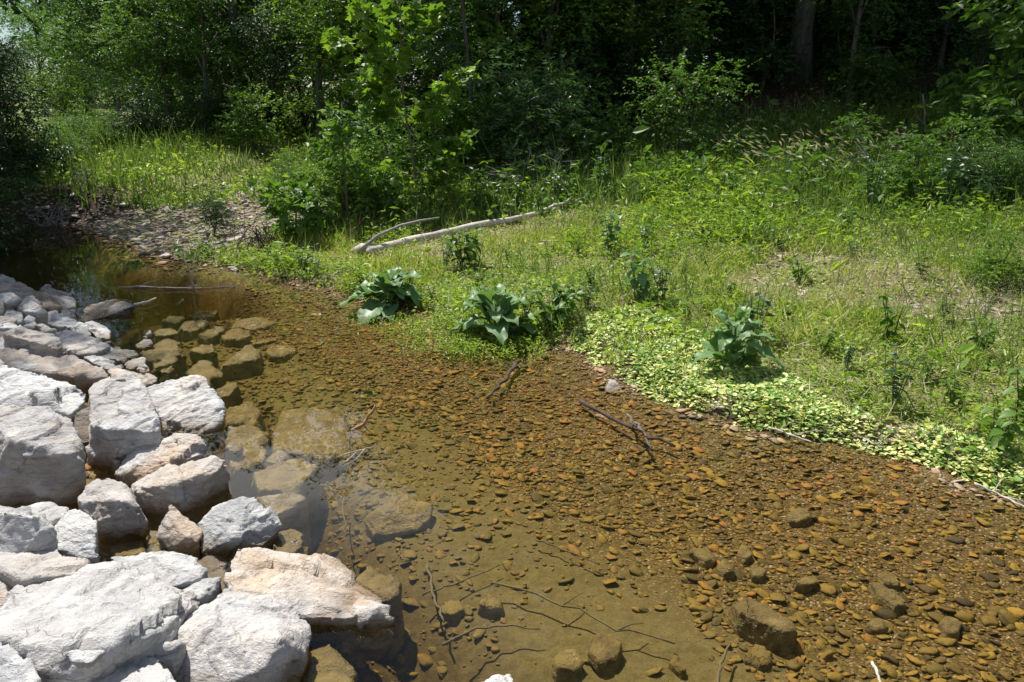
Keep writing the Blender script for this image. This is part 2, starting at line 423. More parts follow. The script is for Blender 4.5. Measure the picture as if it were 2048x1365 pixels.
def ground_mat():
    """zone attribute: R stream bed silt, G thatch and soil of the bank, B forest leaf litter, also painted shade on the pool bed; none of them: dark gravel"""
    m, ns, ls, out = new_mat('ground')
    geo = ns.new('ShaderNodeNewGeometry'); P = geo.outputs['Position']
    at = ns.new('ShaderNodeAttribute'); at.attribute_name = 'zone'
    sep = ns.new('ShaderNodeSeparateColor'); ls.new(at.outputs['Color'], sep.inputs['Color'])
    n1 = noise_n(ns, ls, P, 1.3, 5); n2 = noise_n(ns, ls, P, 18, 6, .65); n3 = noise_n(ns, ls, P, 90, 4, .6)
    vor = node(ns, 'ShaderNodeTexVoronoi', Scale=45); ls.new(P, vor.inputs['Vector'])
    vc = ns.new('ShaderNodeSeparateColor'); ls.new(vor.outputs['Color'], vc.inputs['Color'])
    gravel = ramp(ns, ls, vc.outputs['Red'], [(0, (.10, .075, .05)), (.5, (.20, .155, .11)), (1, (.32, .26, .20))])
    silt = ramp(ns, ls, n2, [(.25, (.085, .066, .029)), (.5, (.135, .107, .048)), (.75, (.175, .14, .066))])
    vor2 = node(ns, 'ShaderNodeTexVoronoi', Scale=110); ls.new(P, vor2.inputs['Vector'])
    vc2 = ns.new('ShaderNodeSeparateColor'); ls.new(vor2.outputs['Color'], vc2.inputs['Color'])
    grit = ramp(ns, ls, vc2.outputs['Red'], [(0, (.03, .018, .006)), (.4, (.075, .045, .012)), (.75, (.15, .088, .024)), (.95, (.26, .18, .09)), (1, (.45, .38, .27))])
    silt = mixc(ns, ls, math_n(ns, ls, 'MULTIPLY', at.outputs['Alpha'], .85), silt, grit)
    silt = mixc(ns, ls, ramp(ns, ls, n3, [(.36, (.6, .6, .6)), (.5, (0, 0, 0))]), silt, (.09, .06, .025))
    thatch = ramp(ns, ls, n2, [(.25, (.09, .07, .04)), (.5, (.19, .15, .085)), (.72, (.36, .30, .20))])
    thatch = mixc(ns, ls, ramp(ns, ls, n3, [(.38, (.75, .75, .75)), (.52, (0, 0, 0))]), thatch, (.09, .07, .04))
    thatch = mixc(ns, ls, math_n(ns, ls, 'GREATER_THAN', vc.outputs['Green'], .8), thatch, gravel)
    thatch = mixc(ns, ls, ramp(ns, ls, n1, [(.42, (0, 0, 0)), (.58, (.7, .7, .7))]), thatch, (.17, .20, .05))
    sy_ = ns.new('ShaderNodeSeparateXYZ'); ls.new(P, sy_.inputs[0])
    fm = node(ns, 'ShaderNodeMapRange'); ls.new(sy_.outputs['Y'], fm.inputs['Value']); fm.inputs['From Min'].default_value = 22; fm.inputs['From Max'].default_value = 32
    thatch = mixc(ns, ls, math_n(ns, ls, 'MULTIPLY', fm.outputs['Result'], .85), thatch, ramp(ns, ls, n1, [(.35, (.11, .17, .035)), (.65, (.22, .25, .07))]))
    lit = ramp(ns, ls, n2, [(.25, (.022, .016, .011)), (.5, (.055, .038, .025)), (.75, (.12, .085, .055))])
    c = mixc(ns, ls, sep.outputs['Red'], gravel, silt)
    c = mixc(ns, ls, sep.outputs['Green'], c, thatch)
    c = mixc(ns, ls, sep.outputs['Blue'], c, lit)
    b = node(ns, 'ShaderNodeBsdfPrincipled', Roughness=.9); b.inputs['Specular IOR Level'].default_value = .15
    bp = node(ns, 'ShaderNodeBump', Strength=.6, Distance=.02)
    ls.new(math_n(ns, ls, 'ADD', n2, math_n(ns, ls, 'MULTIPLY', n3, .4)), bp.inputs['Height'])
    ls.new(bp.outputs[0], b.inputs['Normal'])
    ls.new(c, b.inputs['Base Color']); ls.new(b.outputs[0], out.inputs['Surface'])
    return m
M['ground'] = ground_mat()

def water_mat():
    m, ns, ls, out = new_mat('creek_water')
    geo = ns.new('ShaderNodeNewGeometry'); P = geo.outputs['Position']
    mp = ns.new('ShaderNodeMapping'); mp.inputs['Scale'].default_value = (1, .55, 1); mp.inputs['Rotation'].default_value = (0, 0, .6)
    ls.new(P, mp.inputs['Vector'])
    n = noise_n(ns, ls, mp.outputs['Vector'], 5.0, 3, .5)
    bp = node(ns, 'ShaderNodeBump', Strength=.05, Distance=.02)
    ls.new(n, bp.inputs['Height'])
    ior = ns.new('ShaderNodeMix'); ior.data_type = 'FLOAT'
    ls.new(geo.outputs['Backfacing'], ior.inputs[0]); ior.inputs[2].default_value = 1.33; ior.inputs[3].default_value = 1 / 1.33
    fr = ns.new('ShaderNodeFresnel'); ls.new(ior.outputs[0], fr.inputs['IOR']); ls.new(bp.outputs[0], fr.inputs['Normal'])
    tr = ns.new('ShaderNodeBsdfTransparent')
    gl = ns.new('ShaderNodeBsdfGlossy'); gl.inputs['Roughness'].default_value = 0.015; ls.new(bp.outputs[0], gl.inputs['Normal'])
    mx = ns.new('ShaderNodeMixShader')
    ls.new(fr.outputs[0], mx.inputs[0]); ls.new(tr.outputs[0], mx.inputs[1]); ls.new(gl.outputs[0], mx.inputs[2])
    ls.new(mx.outputs[0], out.inputs['Surface'])
    ab = ns.new('ShaderNodeVolumeAbsorption'); ab.inputs['Color'].default_value = (.89, .80, .40, 1); ab.inputs['Density'].default_value = 2.2
    sc = ns.new('ShaderNodeVolumeScatter'); sc.inputs['Color'].default_value = (.62, .72, .55, 1); sc.inputs['Density'].default_value = .05
    ad = ns.new('ShaderNodeAddShader'); ls.new(ab.outputs[0], ad.inputs[0]); ls.new(sc.outputs[0], ad.inputs[1])
    ls.new(ad.outputs[0], out.inputs['Volume'])
    return m
M['water'] = water_mat()
# ------------------------------------------------------------------ terrain
RE_PX = [(2048, 1005), (1900, 962), (1800, 905), (1530, 868), (1380, 828), (1250, 765), (1150, 700), (1040, 688), (900, 680),
         (865, 632), (720, 600), (640, 579), (540, 557), (463, 537)]
FE_PX = [(463, 537), (372, 524), (300, 512), (265, 490), (215, 473), (176, 455), (110, 450)]
LE_PX = [(560, 1365), (450, 1150), (430, 1000), (420, 860), (300, 770), (225, 690), (160, 640), (60, 600), (-120, 575)]
LF_PX = [(-120, 575), (-200, 540), (-60, 500), (20, 470), (60, 455), (110, 450)]
def wpts(px): return np.array([at_z(a, b, 0)[:2] for a, b in px])
RE = np.concatenate([[(11, -4), (8, -1), (5, 2)], wpts(RE_PX)])
FE, LF = wpts(FE_PX), wpts(LF_PX)
LE = np.concatenate([[(2.6, -4), (0.9, -.3)], wpts(LE_PX)])
WPOLY = np.concatenate([LE, LF[1:], FE[::-1][1:], RE[::-1][1:]])

def pdist(x, y, poly):
    x, y = np.asarray(x, float), np.asarray(y, float)
    best = np.full(x.shape, 1e18)
    for a, b in zip(poly[:-1], poly[1:]):
        dx, dy = b - a
        t = np.clip(((x - a[0]) * dx + (y - a[1]) * dy) / (dx * dx + dy * dy + 1e-12), 0, 1)
        best = np.minimum(best, (x - a[0] - t * dx) ** 2 + (y - a[1] - t * dy) ** 2)
    return np.sqrt(best)

def inside(x, y, poly):
    x, y = np.asarray(x, float), np.asarray(y, float)
    c = np.zeros(x.shape, bool)
    n = len(poly)
    for i in range(n):
        (x1, y1), (x2, y2) = poly[i], poly[(i + 1) % n]
        if y1 == y2: continue
        m = ((y1 > y) != (y2 > y)) & (x < (x2 - x1) * (y - y1) / (y2 - y1) + x1)
        c ^= m
    return c

CH = np.array([at_z(a, b, 0)[:2] for a, b in ((420, 432), (500, 408), (565, 388), (640, 372))])

def height(x, y):
    x, y = np.asarray(x, float), np.asarray(y, float)
    dR, dF, dL, dV = pdist(x, y, RE), pdist(x, y, FE), pdist(x, y, LE), pdist(x, y, LF)
    ins = inside(x, y, WPOLY)
    dr = np.minimum(dR, dF); dl = np.minimum(dL, dV)
    w = dr / (dr + dl + 1e-6)
    depth = .045 + .075 * smooth(0, .5, w) + .05 * smooth(.45, .7, w) + .10 * smooth(.66, .92, w) + .24 * smooth(.72, .95, w) + .75 * smooth(7.8, 10, y) * smooth(.12, .45, w)
    hin = -depth * smooth(0, .4, dr) * smooth(-.05, .12, dl) + .014 * fbm2(x, y, 2.1, 3, 3)
    hR = .09 * smooth(0, .22, dR) + .10 * smooth(.1, 1.6, dR) + .032 * np.minimum(dR, 9)
    hF = .05 * smooth(0, .3, dF) + .035 * np.minimum(dF, 4) + .95 * smooth(3.2, 7.5, dF)
    hL = .30 * np.minimum(dL, 4) - .30
    hV = 1.0 * smooth(0, .9, dV) + .05 * np.minimum(dV, 6)
    ws = [1 / (d + .04) ** 4 for d in (dR, dF, dL, dV)]
    hout = (ws[0] * hR + ws[1] * hF + ws[2] * hL + ws[3] * hV) / sum(ws)
    hout = hout + .05 * fbm2(x, y, .8, 4, 5) * smooth(.1, 1.2, np.minimum(dr, dl))
    s = (y - 16.2) + .25 * x
    hill = np.minimum(.40 * np.maximum(0, s) ** 1.03, 16) * smooth(-4, 3, x + 1.0 - .05 * y)
    far = .035 * np.maximum(0, np.hypot(x, y) - 55)
    dc = pdist(x, y, CH)
    hout = hout + hill + far - .34 * np.exp(-(dc / .55) ** 2)
    return np.where(ins, hin, hout)

def h1(x, y): return float(height(np.array([x]), np.array([y]))[0])

def ground_at(px, py, dmax=70):
    """where the line of sight through this place of the photograph meets the ground"""
    d = ray(px, py); t = np.concatenate([np.arange(1.5, 20, .04), np.arange(20, dmax, .25)])
    X, Y, Z = d[0] * t, d[1] * t, CAM_H + d[2] * t
    k = np.nonzero(Z < np.maximum(height(X, Y), -.4))[0]
    k = k[0] if len(k) else -1
    return np.array([X[k], Y[k], float(height(X[k:k + 1] if k >= 0 else X[-1:], Y[k:k + 1] if k >= 0 else Y[-1:])[0])])

def grow(start, end, step, ratio=1.16):
    out, v = [], start
    while abs(v) < abs(end):
        v += step; step *= ratio; out.append(v)
    return out
xs = np.array(grow(-10, -190, -.1)[::-1] + list(np.arange(-10, 9.5, .085)) + grow(9.5, 190, .1))
ys = np.array(grow(-3, -25, -.1)[::-1] + list(np.arange(-3, 18, .08)) + grow(18, 260, .09))
GX, GY = np.meshgrid(xs, ys)
GZ = height(GX, GY)
nx, ny = len(xs), len(ys)
idx = np.arange(nx * ny).reshape(ny, nx)
quads = np.stack([idx[:-1, :-1], idx[:-1, 1:], idx[1:, 1:], idx[1:, :-1]], -1).reshape(-1, 4)
gme = build_mesh('ground', np.stack([GX, GY, GZ], -1).reshape(-1, 3), quads, M['ground'], True)
dR_, dF_, dL_, dV_ = (pdist(GX, GY, p) for p in (RE, FE, LE, LF))
ins_ = inside(GX, GY, WPOLY)
zr = np.where(ins_ | (np.minimum(dR_, dF_) < .12), 1.0, 0.0)
onright = (dR_ < dL_) & (dR_ < dF_ + .4) & ~ins_
zg = np.where(onright, smooth(.05, .35, dR_), 0)
zg = np.maximum(zg, np.where(~ins_ & (dF_ < dL_), smooth(4.0, 5.5, dF_), 0))
zg = np.maximum(zg, np.where(~ins_ & (dV_ < dL_), smooth(.8, 1.6, dV_), 0))
zg = np.maximum(zg, smooth(25, 30, GY))
bare = fbm2(GX, GY, .9, 3, 21)
zb = smooth(15.2, 16.8, GY + .25 * GX + .6 * bare) * smooth(-5, -1.5, GX + 1 - .05 * GY)
zb = np.maximum(zb, np.where(~ins_ & (dV_ < dL_), 1 - smooth(.8, 1.6, dV_), 0))
wz_ = np.minimum(dR_, dF_) / (np.minimum(dR_, dF_) + np.minimum(dL_, dV_) + 1e-6)
zb = np.maximum(zb, np.where(ins_, .85 * smooth(.68, .84, wz_), 0))  # bed colour darkened along the boulders, standing in for deep shade
zb = np.maximum(zb, np.where(ins_, .92 * smooth(7.6, 9.4, GY) * smooth(.1, .35, wz_), 0))  # shade of the far pool put into the bed colour, so reflections show
zone = np.stack([zr, zg, zb, 1 - smooth(.42, .6, wz_)], -1).reshape(-1, 4).astype(np.float32)
ca = gme.color_attributes.new('zone', 'FLOAT_COLOR', 'POINT')
ca.data.foreach_set('color', zone.ravel())
ground = link('ground', gme, kind='structure')

# water: one closed body, its sides and floor buried in the ground
def water_body():
    g = Geo()
    x0, x1, y0, y1 = -13, 11.5, -3.8, 24
    g.add([(x0, y0, 0), (x1, y0, 0), (x1, y1, 0), (x0, y1, 0), (x0, y0, -1.3), (x1, y0, -1.3), (x1, y1, -1.3), (x0, y1, -1.3)],
          [(0, 1, 2, 3), (7, 6, 5, 4), (0, 4, 5, 1), (1, 5, 6, 2), (2, 6, 7, 3), (3, 7, 4, 0)])
    return link('water', g.mesh('water', M['water']), kind='structure')
water_body()

# ------------------------------------------------------------------ rocks
def rock_mesh(pts, seed, voxel=None, rough=1.0, rounded=0, chips=1.0, cuts=1):
    """hull of the corner points, remeshed and broken up into chips and strata"""
    pts = np.asarray(pts, float)
    c = pts.mean(0)
    size = np.ptp(pts, axis=0).max()
    rc = np.random.default_rng(seed * 7 + 1)
    def hull(P):
        b = bmesh.new()
        for p in P: b.verts.new(p)
        bmesh.ops.convex_hull(b, input=b.verts)
        dead = [v for v in b.verts if not v.link_faces]
        if dead: bmesh.ops.delete(b, geom=dead, context='VERTS')
        return b
    Q = pts - c
    for _ in range(cuts):                                     # break corners off along flat planes
        a = nrmz(rc.normal(size=3) + np.array([0, -.35, .55]))
        s_ = Q @ a; ext = np.ptp(s_)
        lim = s_.max() - ext * rc.uniform(.03, .085)
        b = hull(Q)
        E = [(np.array(e.verts[0].co), np.array(e.verts[1].co)) for e in b.edges]; b.free()
        new = [p for p in Q if p @ a <= lim]
        for p, q_ in E:
            dp, dq = p @ a - lim, q_ @ a - lim
            if dp * dq < 0: new.append(p + (q_ - p) * dp / (dp - dq))
        if len(new) > 6: Q = np.array(new)
    pts = Q + c
    bm = bmesh.new()
    for p in pts: bm.verts.new(p - c)
    r = bmesh.ops.convex_hull(bm, input=bm.verts)
    dead = [v for v in bm.verts if not v.link_faces]
    if dead: bmesh.ops.delete(bm, geom=dead, context='VERTS')
    me = bpy.data.meshes.new('rock_tmp'); bm.to_mesh(me); bm.free()
    o = bpy.data.objects.new('rock_tmp', me); COL.objects.link(o)
    md = o.modifiers.new('r', 'REMESH'); md.mode = 'VOXEL'; md.voxel_size = voxel or max(size / (60 if size > .55 else 46 if size > .4 else 36), .009)
    sm = o.modifiers.new('s', 'SMOOTH'); sm.factor = .5; sm.iterations = rounded
    dg = bpy.context.evaluated_depsgraph_get()
    m2 = bpy.data.meshes.new_from_object(o.evaluated_get(dg))
    bpy.data.objects.remove(o); bpy.data.meshes.remove(me)
    n = len(m2.vertices)
    co = np.empty(n * 3, np.float32); m2.vertices.foreach_get('co', co); co = co.reshape(-1, 3).astype(float)
    no = np.empty(n * 3, np.float32); m2.vertex_normals.foreach_get('vector', no); no = no.reshape(-1, 3)
    rg = np.random.default_rng(seed)
    ax = nrmz(rg.normal(size=3) * np.array([.5, .5, 1.0]))
    q = co / size
    qs = q + ax[None] * (q @ ax)[:, None] * 2.6 + rg.random(3) * 40
    warp = np.stack([vnoise(q * 5 + 9 * k, seed + k) for k in range(3)], -1) * .06
    d = fbm(q * 1.8 + seed, 3, seed) * .008
    v1, t1 = cell((q + warp) * 2.3 + rg.random(3) * 9, seed, True)          # tilted flat facets
    d = d + ((v1 - .5) * .020 + t1 * .105) * chips
    v2, t2 = cell((qs + warp) * 4.2, seed + 5, True)
    d = d + ((v2 - .5) * .010 + t2 * .028) * chips
    d = d + (cell((qs + warp) * 11.0, seed + 8) - .5) * .009 * chips
    d = d + fbm(qs * 14, 3, seed + 7) * .004
    co = co + no * (d * size * rough)[:, None]
    m2.vertices.foreach_set('co', co.astype(np.float32).ravel())
    m2.polygons.foreach_set('use_smooth', np.ones(len(m2.polygons), bool))
    m2.update()
    m2.materials.clear(); m2.materials.append(M['rock'])
    return m2, c

def rock(label, color, pts, seed, name='boulder', cat='boulder', group='broken quarry boulders along the bank', drop=.12, k=.9, sunk=False, **kw):
    pts = np.asarray(pts, float)
    cc = pts.mean(0); zmin = pts[:, 2].min()
    low = pts.copy(); low[:, :2] = cc[:2] + (pts[:, :2] - cc[:2]) * k
    low[:, 2] = zmin - drop if not sunk else np.minimum(height(low[:, 0], low[:, 1]) - .02, zmin - .02)
    me, c = rock_mesh(np.concatenate([pts, low]), seed, **kw)
    me.name = name
    o = link(name, me, loc=c)
    o.color = (*color, 1)
    tag(o, label, cat, group)
    return o

def D(y, z=0): return at_z(1024, y, z)[1]
def dmode(y0, z0, pts): d0 = D(y0, z0); return [at_d(a, b, d0 + o) for a, b, o in pts]
def zmode(z, pts): return [at_z(a, b, z) for a, b in pts]

# (label, (tan, lightness, brown), contact row, contact height, [(px, py, metres behind the contact)])
BOULDERS = [
 ('large pale grey slab with layered surface overhanging a dark hollow', (.10, .98, .0), 1304, .12,
  [(150,1152,.45),(259,1118,.5),(328,1165,.4),(400,1204,.28),(378,1228,.2),(331,1294,.0),(281,1306,.02),(290,1272,-.06),(187,1260,-.08),(150,1276,-.12),(81,1357,-.3),(62,1334,-.3),(0,1278,-.2),(-40,1240,.0),(34,1196,.15),(41,1166,.3)]),
 ('beige rough flat slab behind the large layered grey slab', (.35, .93, .1), 1150, .12,
  [(14,1091,.12),(63,1088,.15),(112,1098,.12),(164,1119,.0),(174,1125,-.05),(155,1147,-.15),(47,1160,-.25),(0,1140,-.15),(-30,1110,0)]),
 ('tan broken corner stone wedged beside the layered grey slab at the picture edge', (.5, .9, .3), 1230, .13,
  [(-20,1140,.2),(0,1143,.2),(35,1163,.15),(26,1203,0),(0,1232,-.05),(-30,1230,0)]),
 ('squarish grey block with a shaded end face beside the leaf-shaped white boulder', (.0, .98, .25), 1100, .17,
  [(-20,1013,.18),(0,1015,.18),(37,1020,.2),(94,1025,.18),(104,1052,.08),(112,1099,.0),(63,1092,-.04),(0,1119,-.08),(-25,1110,-.05),(7,1024,.02),(70,1033,.02)]),
 ('low rough pale stone tucked under the big shaded boulder', (.1, .97, .0), 1054, .12,
  [(38,1016,.1),(66,1007,.2),(98,1002,.2),(138,1015,.12),(124,1040,.03),(103,1055,0),(60,1050,0)]),
 ('smooth white leaf-shaped boulder leaning over the dark gap', (.0, 1.1, .0), 1117, .10,
  [(150,1007,.3),(172,1022,.26),(195,1042,.15),(188,1116,.0),(169,1120,.0),(112,1098,.05),(107,1065,.15),(127,1032,.27)]),
 ('pyramid-shaped pale boulder with a brown shaded front face', (.2, 1.0, .45), 1068, .02,
  [(216,950,.3),(173,970,.25),(236,961,.28),(249,975,.22),(150,1001,.12),(221,1001,.04),(265,1003,.05),(281,1025,.05),(300,1047,.1),(289,1058,.03),(225,1070,.0),(195,1064,.0),(197,1036,.03)]),
 ('rounded tan and white boulder with a small hole on top', (.85, 1.05, .1), 970, .0,
  [(305,882,.3),(351,869,.36),(389,872,.36),(404,882,.34),(415,908,.28),(394,911,.2),(293,955,.02),(255,971,.0),(224,940,.08),(234,921,.15),(258,896,.25),(258,932,.04),(281,951,.02)]),
 ('cream wedge boulder with an undercut side over the water', (.6, 1.03, .15), 1030, .0,
  [(445,912,.36),(384,917,.34),(293,953,.2),(260,968,.12),(258,981,.08),(459,946,.3),(422,938,.2),(347,970,.06),(302,973,.04),(459,968,.3),(400,1000,.12),(366,1021,.03),(316,1033,.0),(288,1022,.02)]),
 ('small upright tan stone with an orange foot between white boulders', (.95, 1.0, .2), 1112, -.01,
  [(342,1010,.18),(328,1019,.15),(316,1058,.08),(317,1075,.06),(337,1106,.0),(384,1115,.0),(403,1091,.03),(405,1063,.09),(366,1028,.17),(372,1075,.0)]),
 ('blue-grey rough boulder with a sprig of green on its flank', (.0, .92, .0), 1108, -.01,
  [(480,988,.22),(510,990,.25),(554,1029,.2),(567,1051,.15),(524,1097,.02),(430,1012,.22),(395,1042,.15),(402,1105,.0),(454,1110,.0),(477,1096,.0),(491,1010,.14),(472,1078,.0)]),
 ('large white boulder with a tan blotch and a wet brown shoulder in the water', (.75, 1.08, .1), 1272, -.04,
  [(477,1095,.42),(501,1095,.45),(454,1120,.35),(449,1146,.25),(451,1176,.1),(538,1110,.46),(594,1112,.52),(641,1116,.5),(676,1129,.46),(758,1183,.24),(794,1226,.06),(799,1242,.02),(758,1272,.0),(643,1251,.0),(600,1243,.0),(665,1166,.22),(648,1233,.0),(793,1232,.03),(560,1215,.02)]),
 ('big white boulder with a chipped top knob and a pale flat flank', (.22, 1.05, .0), 1365, .0,
  [(447,1182,.42),(462,1175,.46),(525,1171,.5),(556,1186,.44),(573,1223,.32),(620,1251,.25),(623,1270,.2),(609,1307,.1),(572,1357,.0),(560,1410,-.05),(400,1430,-.1),(330,1420,-.1),(394,1217,.3),(345,1267,.15),(334,1320,.05),(528,1336,-.05),(562,1277,.03)]),
 ('white rounded boulder cut by the lower picture edge below the overhanging slab', (.15, 1.06, .0), 1380, .16,
  [(275,1303,.25),(312,1311,.2),(337,1332,.12),(356,1366,.02),(187,1331,.15),(119,1350,.05),(70,1390,-.05),(380,1420,-.1),(80,1440,-.15),(250,1450,-.15)]),
 ('pale bluish boulder in the lower corner of the picture', (.0, 1.05, .0), 1380, .28,
  [(-40,1262,.25),(0,1272,.22),(19,1288,.18),(56,1322,.1),(76,1362,.0),(60,1430,-.1),(-40,1440,-.1)]),
 ('small grey triangular stone between the layered slab and the chipped white boulder', (.0, .88, .0), 1205, .06,
  [(353,1180,.06),(400,1162,.1),(444,1149,.14),(441,1168,.1),(409,1208,.0),(396,1198,.0)]),
 ('long grey slab with a broken dark notch at its end', (.05, .95, .0), 1172, .10,
  [(218,1113,.2),(305,1103,.3),(366,1109,.26),(403,1123,.2),(412,1140,.12),(405,1155,.06),(387,1165,.03),(333,1175,-.02),(234,1126,.1)]),
 ('white oblong block with a flat top and a shaded brown front face', (.0, 1.08, .35), 935, .0,
  [(188,765,.42),(220,752,.5),(265,751,.5),(280,760,.46),(300,793,.34),(315,830,.18),(318,862,.08),(300,859,.02),(223,864,.0),(209,859,.0),(177,776,.36),(180,851,.06),(178,921,.03),(188,933,.0),(250,936,.0),(318,895,.04)]),
 ('broad white boulder with faint pink stains beside the oblong block', (.3, 1.07, .0), 866, .0,
  [(290,780,.4),(340,759,.52),(389,749,.56),(411,755,.52),(423,793,.34),(443,811,.26),(448,830,.18),(441,848,.1),(427,859,.04),(403,868,.0),(323,871,.0),(314,830,.1)]),
 ('white craggy boulder with a grey scooped end above the big shaded boulder', (.0, 1.08, .0), 830, .12,
  [(-30,724,.55),(0,728,.52),(16,731,.5),(30,743,.44),(82,750,.42),(129,756,.38),(169,774,.26),(179,788,.2),(176,800,.14),(141,831,.0),(108,833,.0),(98,815,.02),(0,812,.05),(-30,810,.05),(77,781,.12)]),
 ('largest grey boulder with a shaded face and a stepped top', (.12, .95, .4), 1002, .02,
  [(-40,812,.5),(0,811,.48),(77,814,.46),(103,830,.38),(131,829,.38),(151,842,.32),(163,884,.2),(165,926,.1),(162,960,.06),(141,986,.02),(108,1002,.0),(33,1016,.0),(-40,1014,.0),(54,884,.1),(141,912,.05),(20,880,.08)]),
 ('dark brown stone deep in the gap beside the oblong white block', (.3, .6, .8), 890, .0,
  [(146,832,.22),(165,815,.3),(180,812,.3),(184,885,.02),(160,892,.0),(150,870,.05)]),
 ('long brown and white slab with a dusty sunlit back edge', (.35, .95, .75), 760, .10,
  [(-40,655,.75),(0,660,.72),(26,669,.62),(70,690,.46),(105,711,.32),(158,719,.3),(193,733,.2),(221,749,.08),(215,757,.03),(185,762,.0),(134,755,.0),(88,752,.0),(35,743,.0),(-40,728,.0)]),
 ('oblong cream stone with a brown shaded side on the brown slab', (.45, 1.0, .4), 700, .24,
  [(23,656,.2),(53,655,.22),(105,671,.16),(121,675,.14),(128,688,.08),(120,701,.02),(84,695,.0),(70,685,.0),(0,668,.05)]),
 ('long white sloping boulder behind the oblong cream stone', (.3, 1.03, .0), 710, .06,
  [(109,663,.4),(123,658,.44),(176,671,.36),(226,689,.16),(186,696,.1),(186,710,.0),(141,711,.0),(119,700,.05)]),
 ('jagged white boulder above a grey slanted slab', (.0, 1.0, .0), 724, .0,
  [(186,691,.26),(211,690,.28),(237,702,.2),(258,717,.06),(247,727,.0),(225,719,.0),(186,708,.08)]),
 ('low white stone with a flat point reaching into the water', (.0, 1.05, .0), 715, .0,
  [(226,693,.24),(246,695,.22),(269,703,.12),(277,710,.06),(258,717,.0),(240,712,.0)]),
 ('smooth grey slanted slab under the jagged white boulder', (.0, .85, .0), 740, .04,
  [(165,712,.2),(202,711,.26),(245,732,.08),(217,741,.0),(183,724,.05)]),
 ('grey speckled stone beside a small bright white stone', (.1, .85, .2), 738, .0,
  [(246,728,.08),(264,716,.18),(285,713,.2),(293,717,.16),(288,727,.06),(260,740,.0)]),
 ('small bright white stone standing above the pale tan boulder', (.0, 1.15, .0), 744, .0,
  [(271,739,.04),(278,725,.1),(288,723,.1),(300,741,.02),(290,746,.0)]),
 ('pale tan boulder with an orange end touching the water', (.6, 1.08, .1), 776, .0,
  [(214,741,.24),(228,731,.3),(281,745,.2),(302,747,.18),(317,754,.12),(313,764,.06),(292,776,.0),(260,776,.0),(225,765,.08)]),
 ('white ridge stone with a scooped grey side', (.05, 1.05, .0), 655, .08,
  [(73,636,.12),(98,631,.18),(109,623,.24),(127,627,.2),(156,640,.08),(157,646,.04),(141,653,.0),(109,656,.0),(88,646,.02)]),
 ('small grey rounded stone above the white ridge stone', (.1, .85, .1), 640, .06,
  [(116,623,.12),(128,618,.16),(141,623,.12),(152,634,.02),(140,641,.0),(122,636,.0)]),
 ('pale grey boulder wedged between white boulders near the brown water slab', (.05, .95, .1), 674, .03,
  [(140,655,.14),(158,643,.24),(175,648,.18),(184,671,.02),(165,676,.0),(150,668,.04)]),
 ('blocky pale boulder with a dark wet foot at the water', (.15, 1.0, .2), 681, .0,
  [(169,645,.24),(185,641,.28),(211,653,.2),(221,663,.12),(220,678,.02),(209,682,.0),(193,676,.0),(180,662,.08)]),
 ('large rust-brown boulder at the head of the rock pile', (.9, .72, .8), 624, .14,
  [(-40,578,.5),(0,571,.6),(23,565,.62),(40,563,.64),(77,579,.46),(97,592,.32),(126,614,.05),(109,625,.0),(60,612,.0),(35,600,.1),(-40,605,.1)]),
 ('dark blue-grey boulder beside the bright sky reflection', (.0, .6, .35), 630, .0,
  [(78,578,.45),(95,567,.5),(114,572,.46),(138,584,.36),(148,598,.22),(147,614,.08),(152,630,.0),(125,622,.0),(100,600,.1)]),
 ('grey boulder top at the picture edge before the dark bank', (.0, .75, .3), 575, .25,
  [(-40,544,.4),(0,548,.35),(18,555,.25),(31,563,.1),(20,575,.0),(-40,580,.0)]),
 ('brown wet slab lying alone in the water beside the sky reflection', (.5, .62, .9), 643, -.01,
  [(158,638,.1),(172,610,.45),(193,605,.5),(228,598,.55),(246,600,.5),(268,608,.36),(264,616,.28),(225,628,.12),(190,640,.02),(169,645,.0)]),
 ('white cap stone at the picture edge below the rust-brown boulder', (.05, 1.05, .1), 606, .26,
  [(-30,588,.2),(0,586,.2),(26,586,.22),(40,598,.08),(27,606,.0),(0,606,.0)]),
 ('grey boulder leaning behind a faceted pale stone', (.2, .85, .35), 632, .16,
  [(32,611,.16),(53,591,.26),(67,593,.28),(86,608,.12),(80,630,.0),(44,628,.0)]),
 ('faceted pale stone with a bright triangular top', (.4, 1.02, .1), 633, .18,
  [(44,607,.1),(61,599,.14),(79,610,.08),(96,625,.0),(97,630,-.02),(70,634,-.03),(46,623,-.02)]),
 ('round-backed pale grey stone above a flat chip', (.05, .98, .1), 646, .18,
  [(3,629,.08),(23,618,.16),(42,625,.12),(48,636,.06),(42,646,.0),(10,645,.0)]),
 ('small pinkish white stone at the picture edge', (.5, 1.05, .0), 648, .22,
  [(-20,637,.08),(0,636,.1),(18,632,.12),(34,640,.04),(28,648,.0),(-20,650,.0)]),
 ('small white peaked stone between two pale boulders', (.1, 1.08, .0), 645, .18,
  [(47,638,.02),(58,627,.08),(70,635,.04),(69,645,.0),(50,645,.0)]),
 ('flat white chip at the picture edge beside broken rubble', (.0, 1.08, .0), 656, .24,
  [(-20,645,.1),(28,645,.1),(45,654,.0),(20,658,-.02),(-20,658,-.02)]),
 ('dark stone in the hollow at the picture edge under the white cap stone', (.2, .7, .5), 628, .25,
  [(-20,600,.2),(8,598,.2),(10,615,.05),(6,628,.0),(-20,630,.0)]),
 ('white pebble-topped rock standing in the pool beside its small twin', (.0, 1.02, .1), 697, -.01,
  [(271,690,.05),(281,679,.14),(302,677,.16),(305,686,.08),(288,698,.0),(275,697,.0)]),
 ('small bright white pointed rock behind its larger twin in the pool', (.0, 1.15, .0), 674, .01,
  [(283,675,.0),(290,668,.03),(302,659,.06),(304,668,.02),(292,676,.0)]),
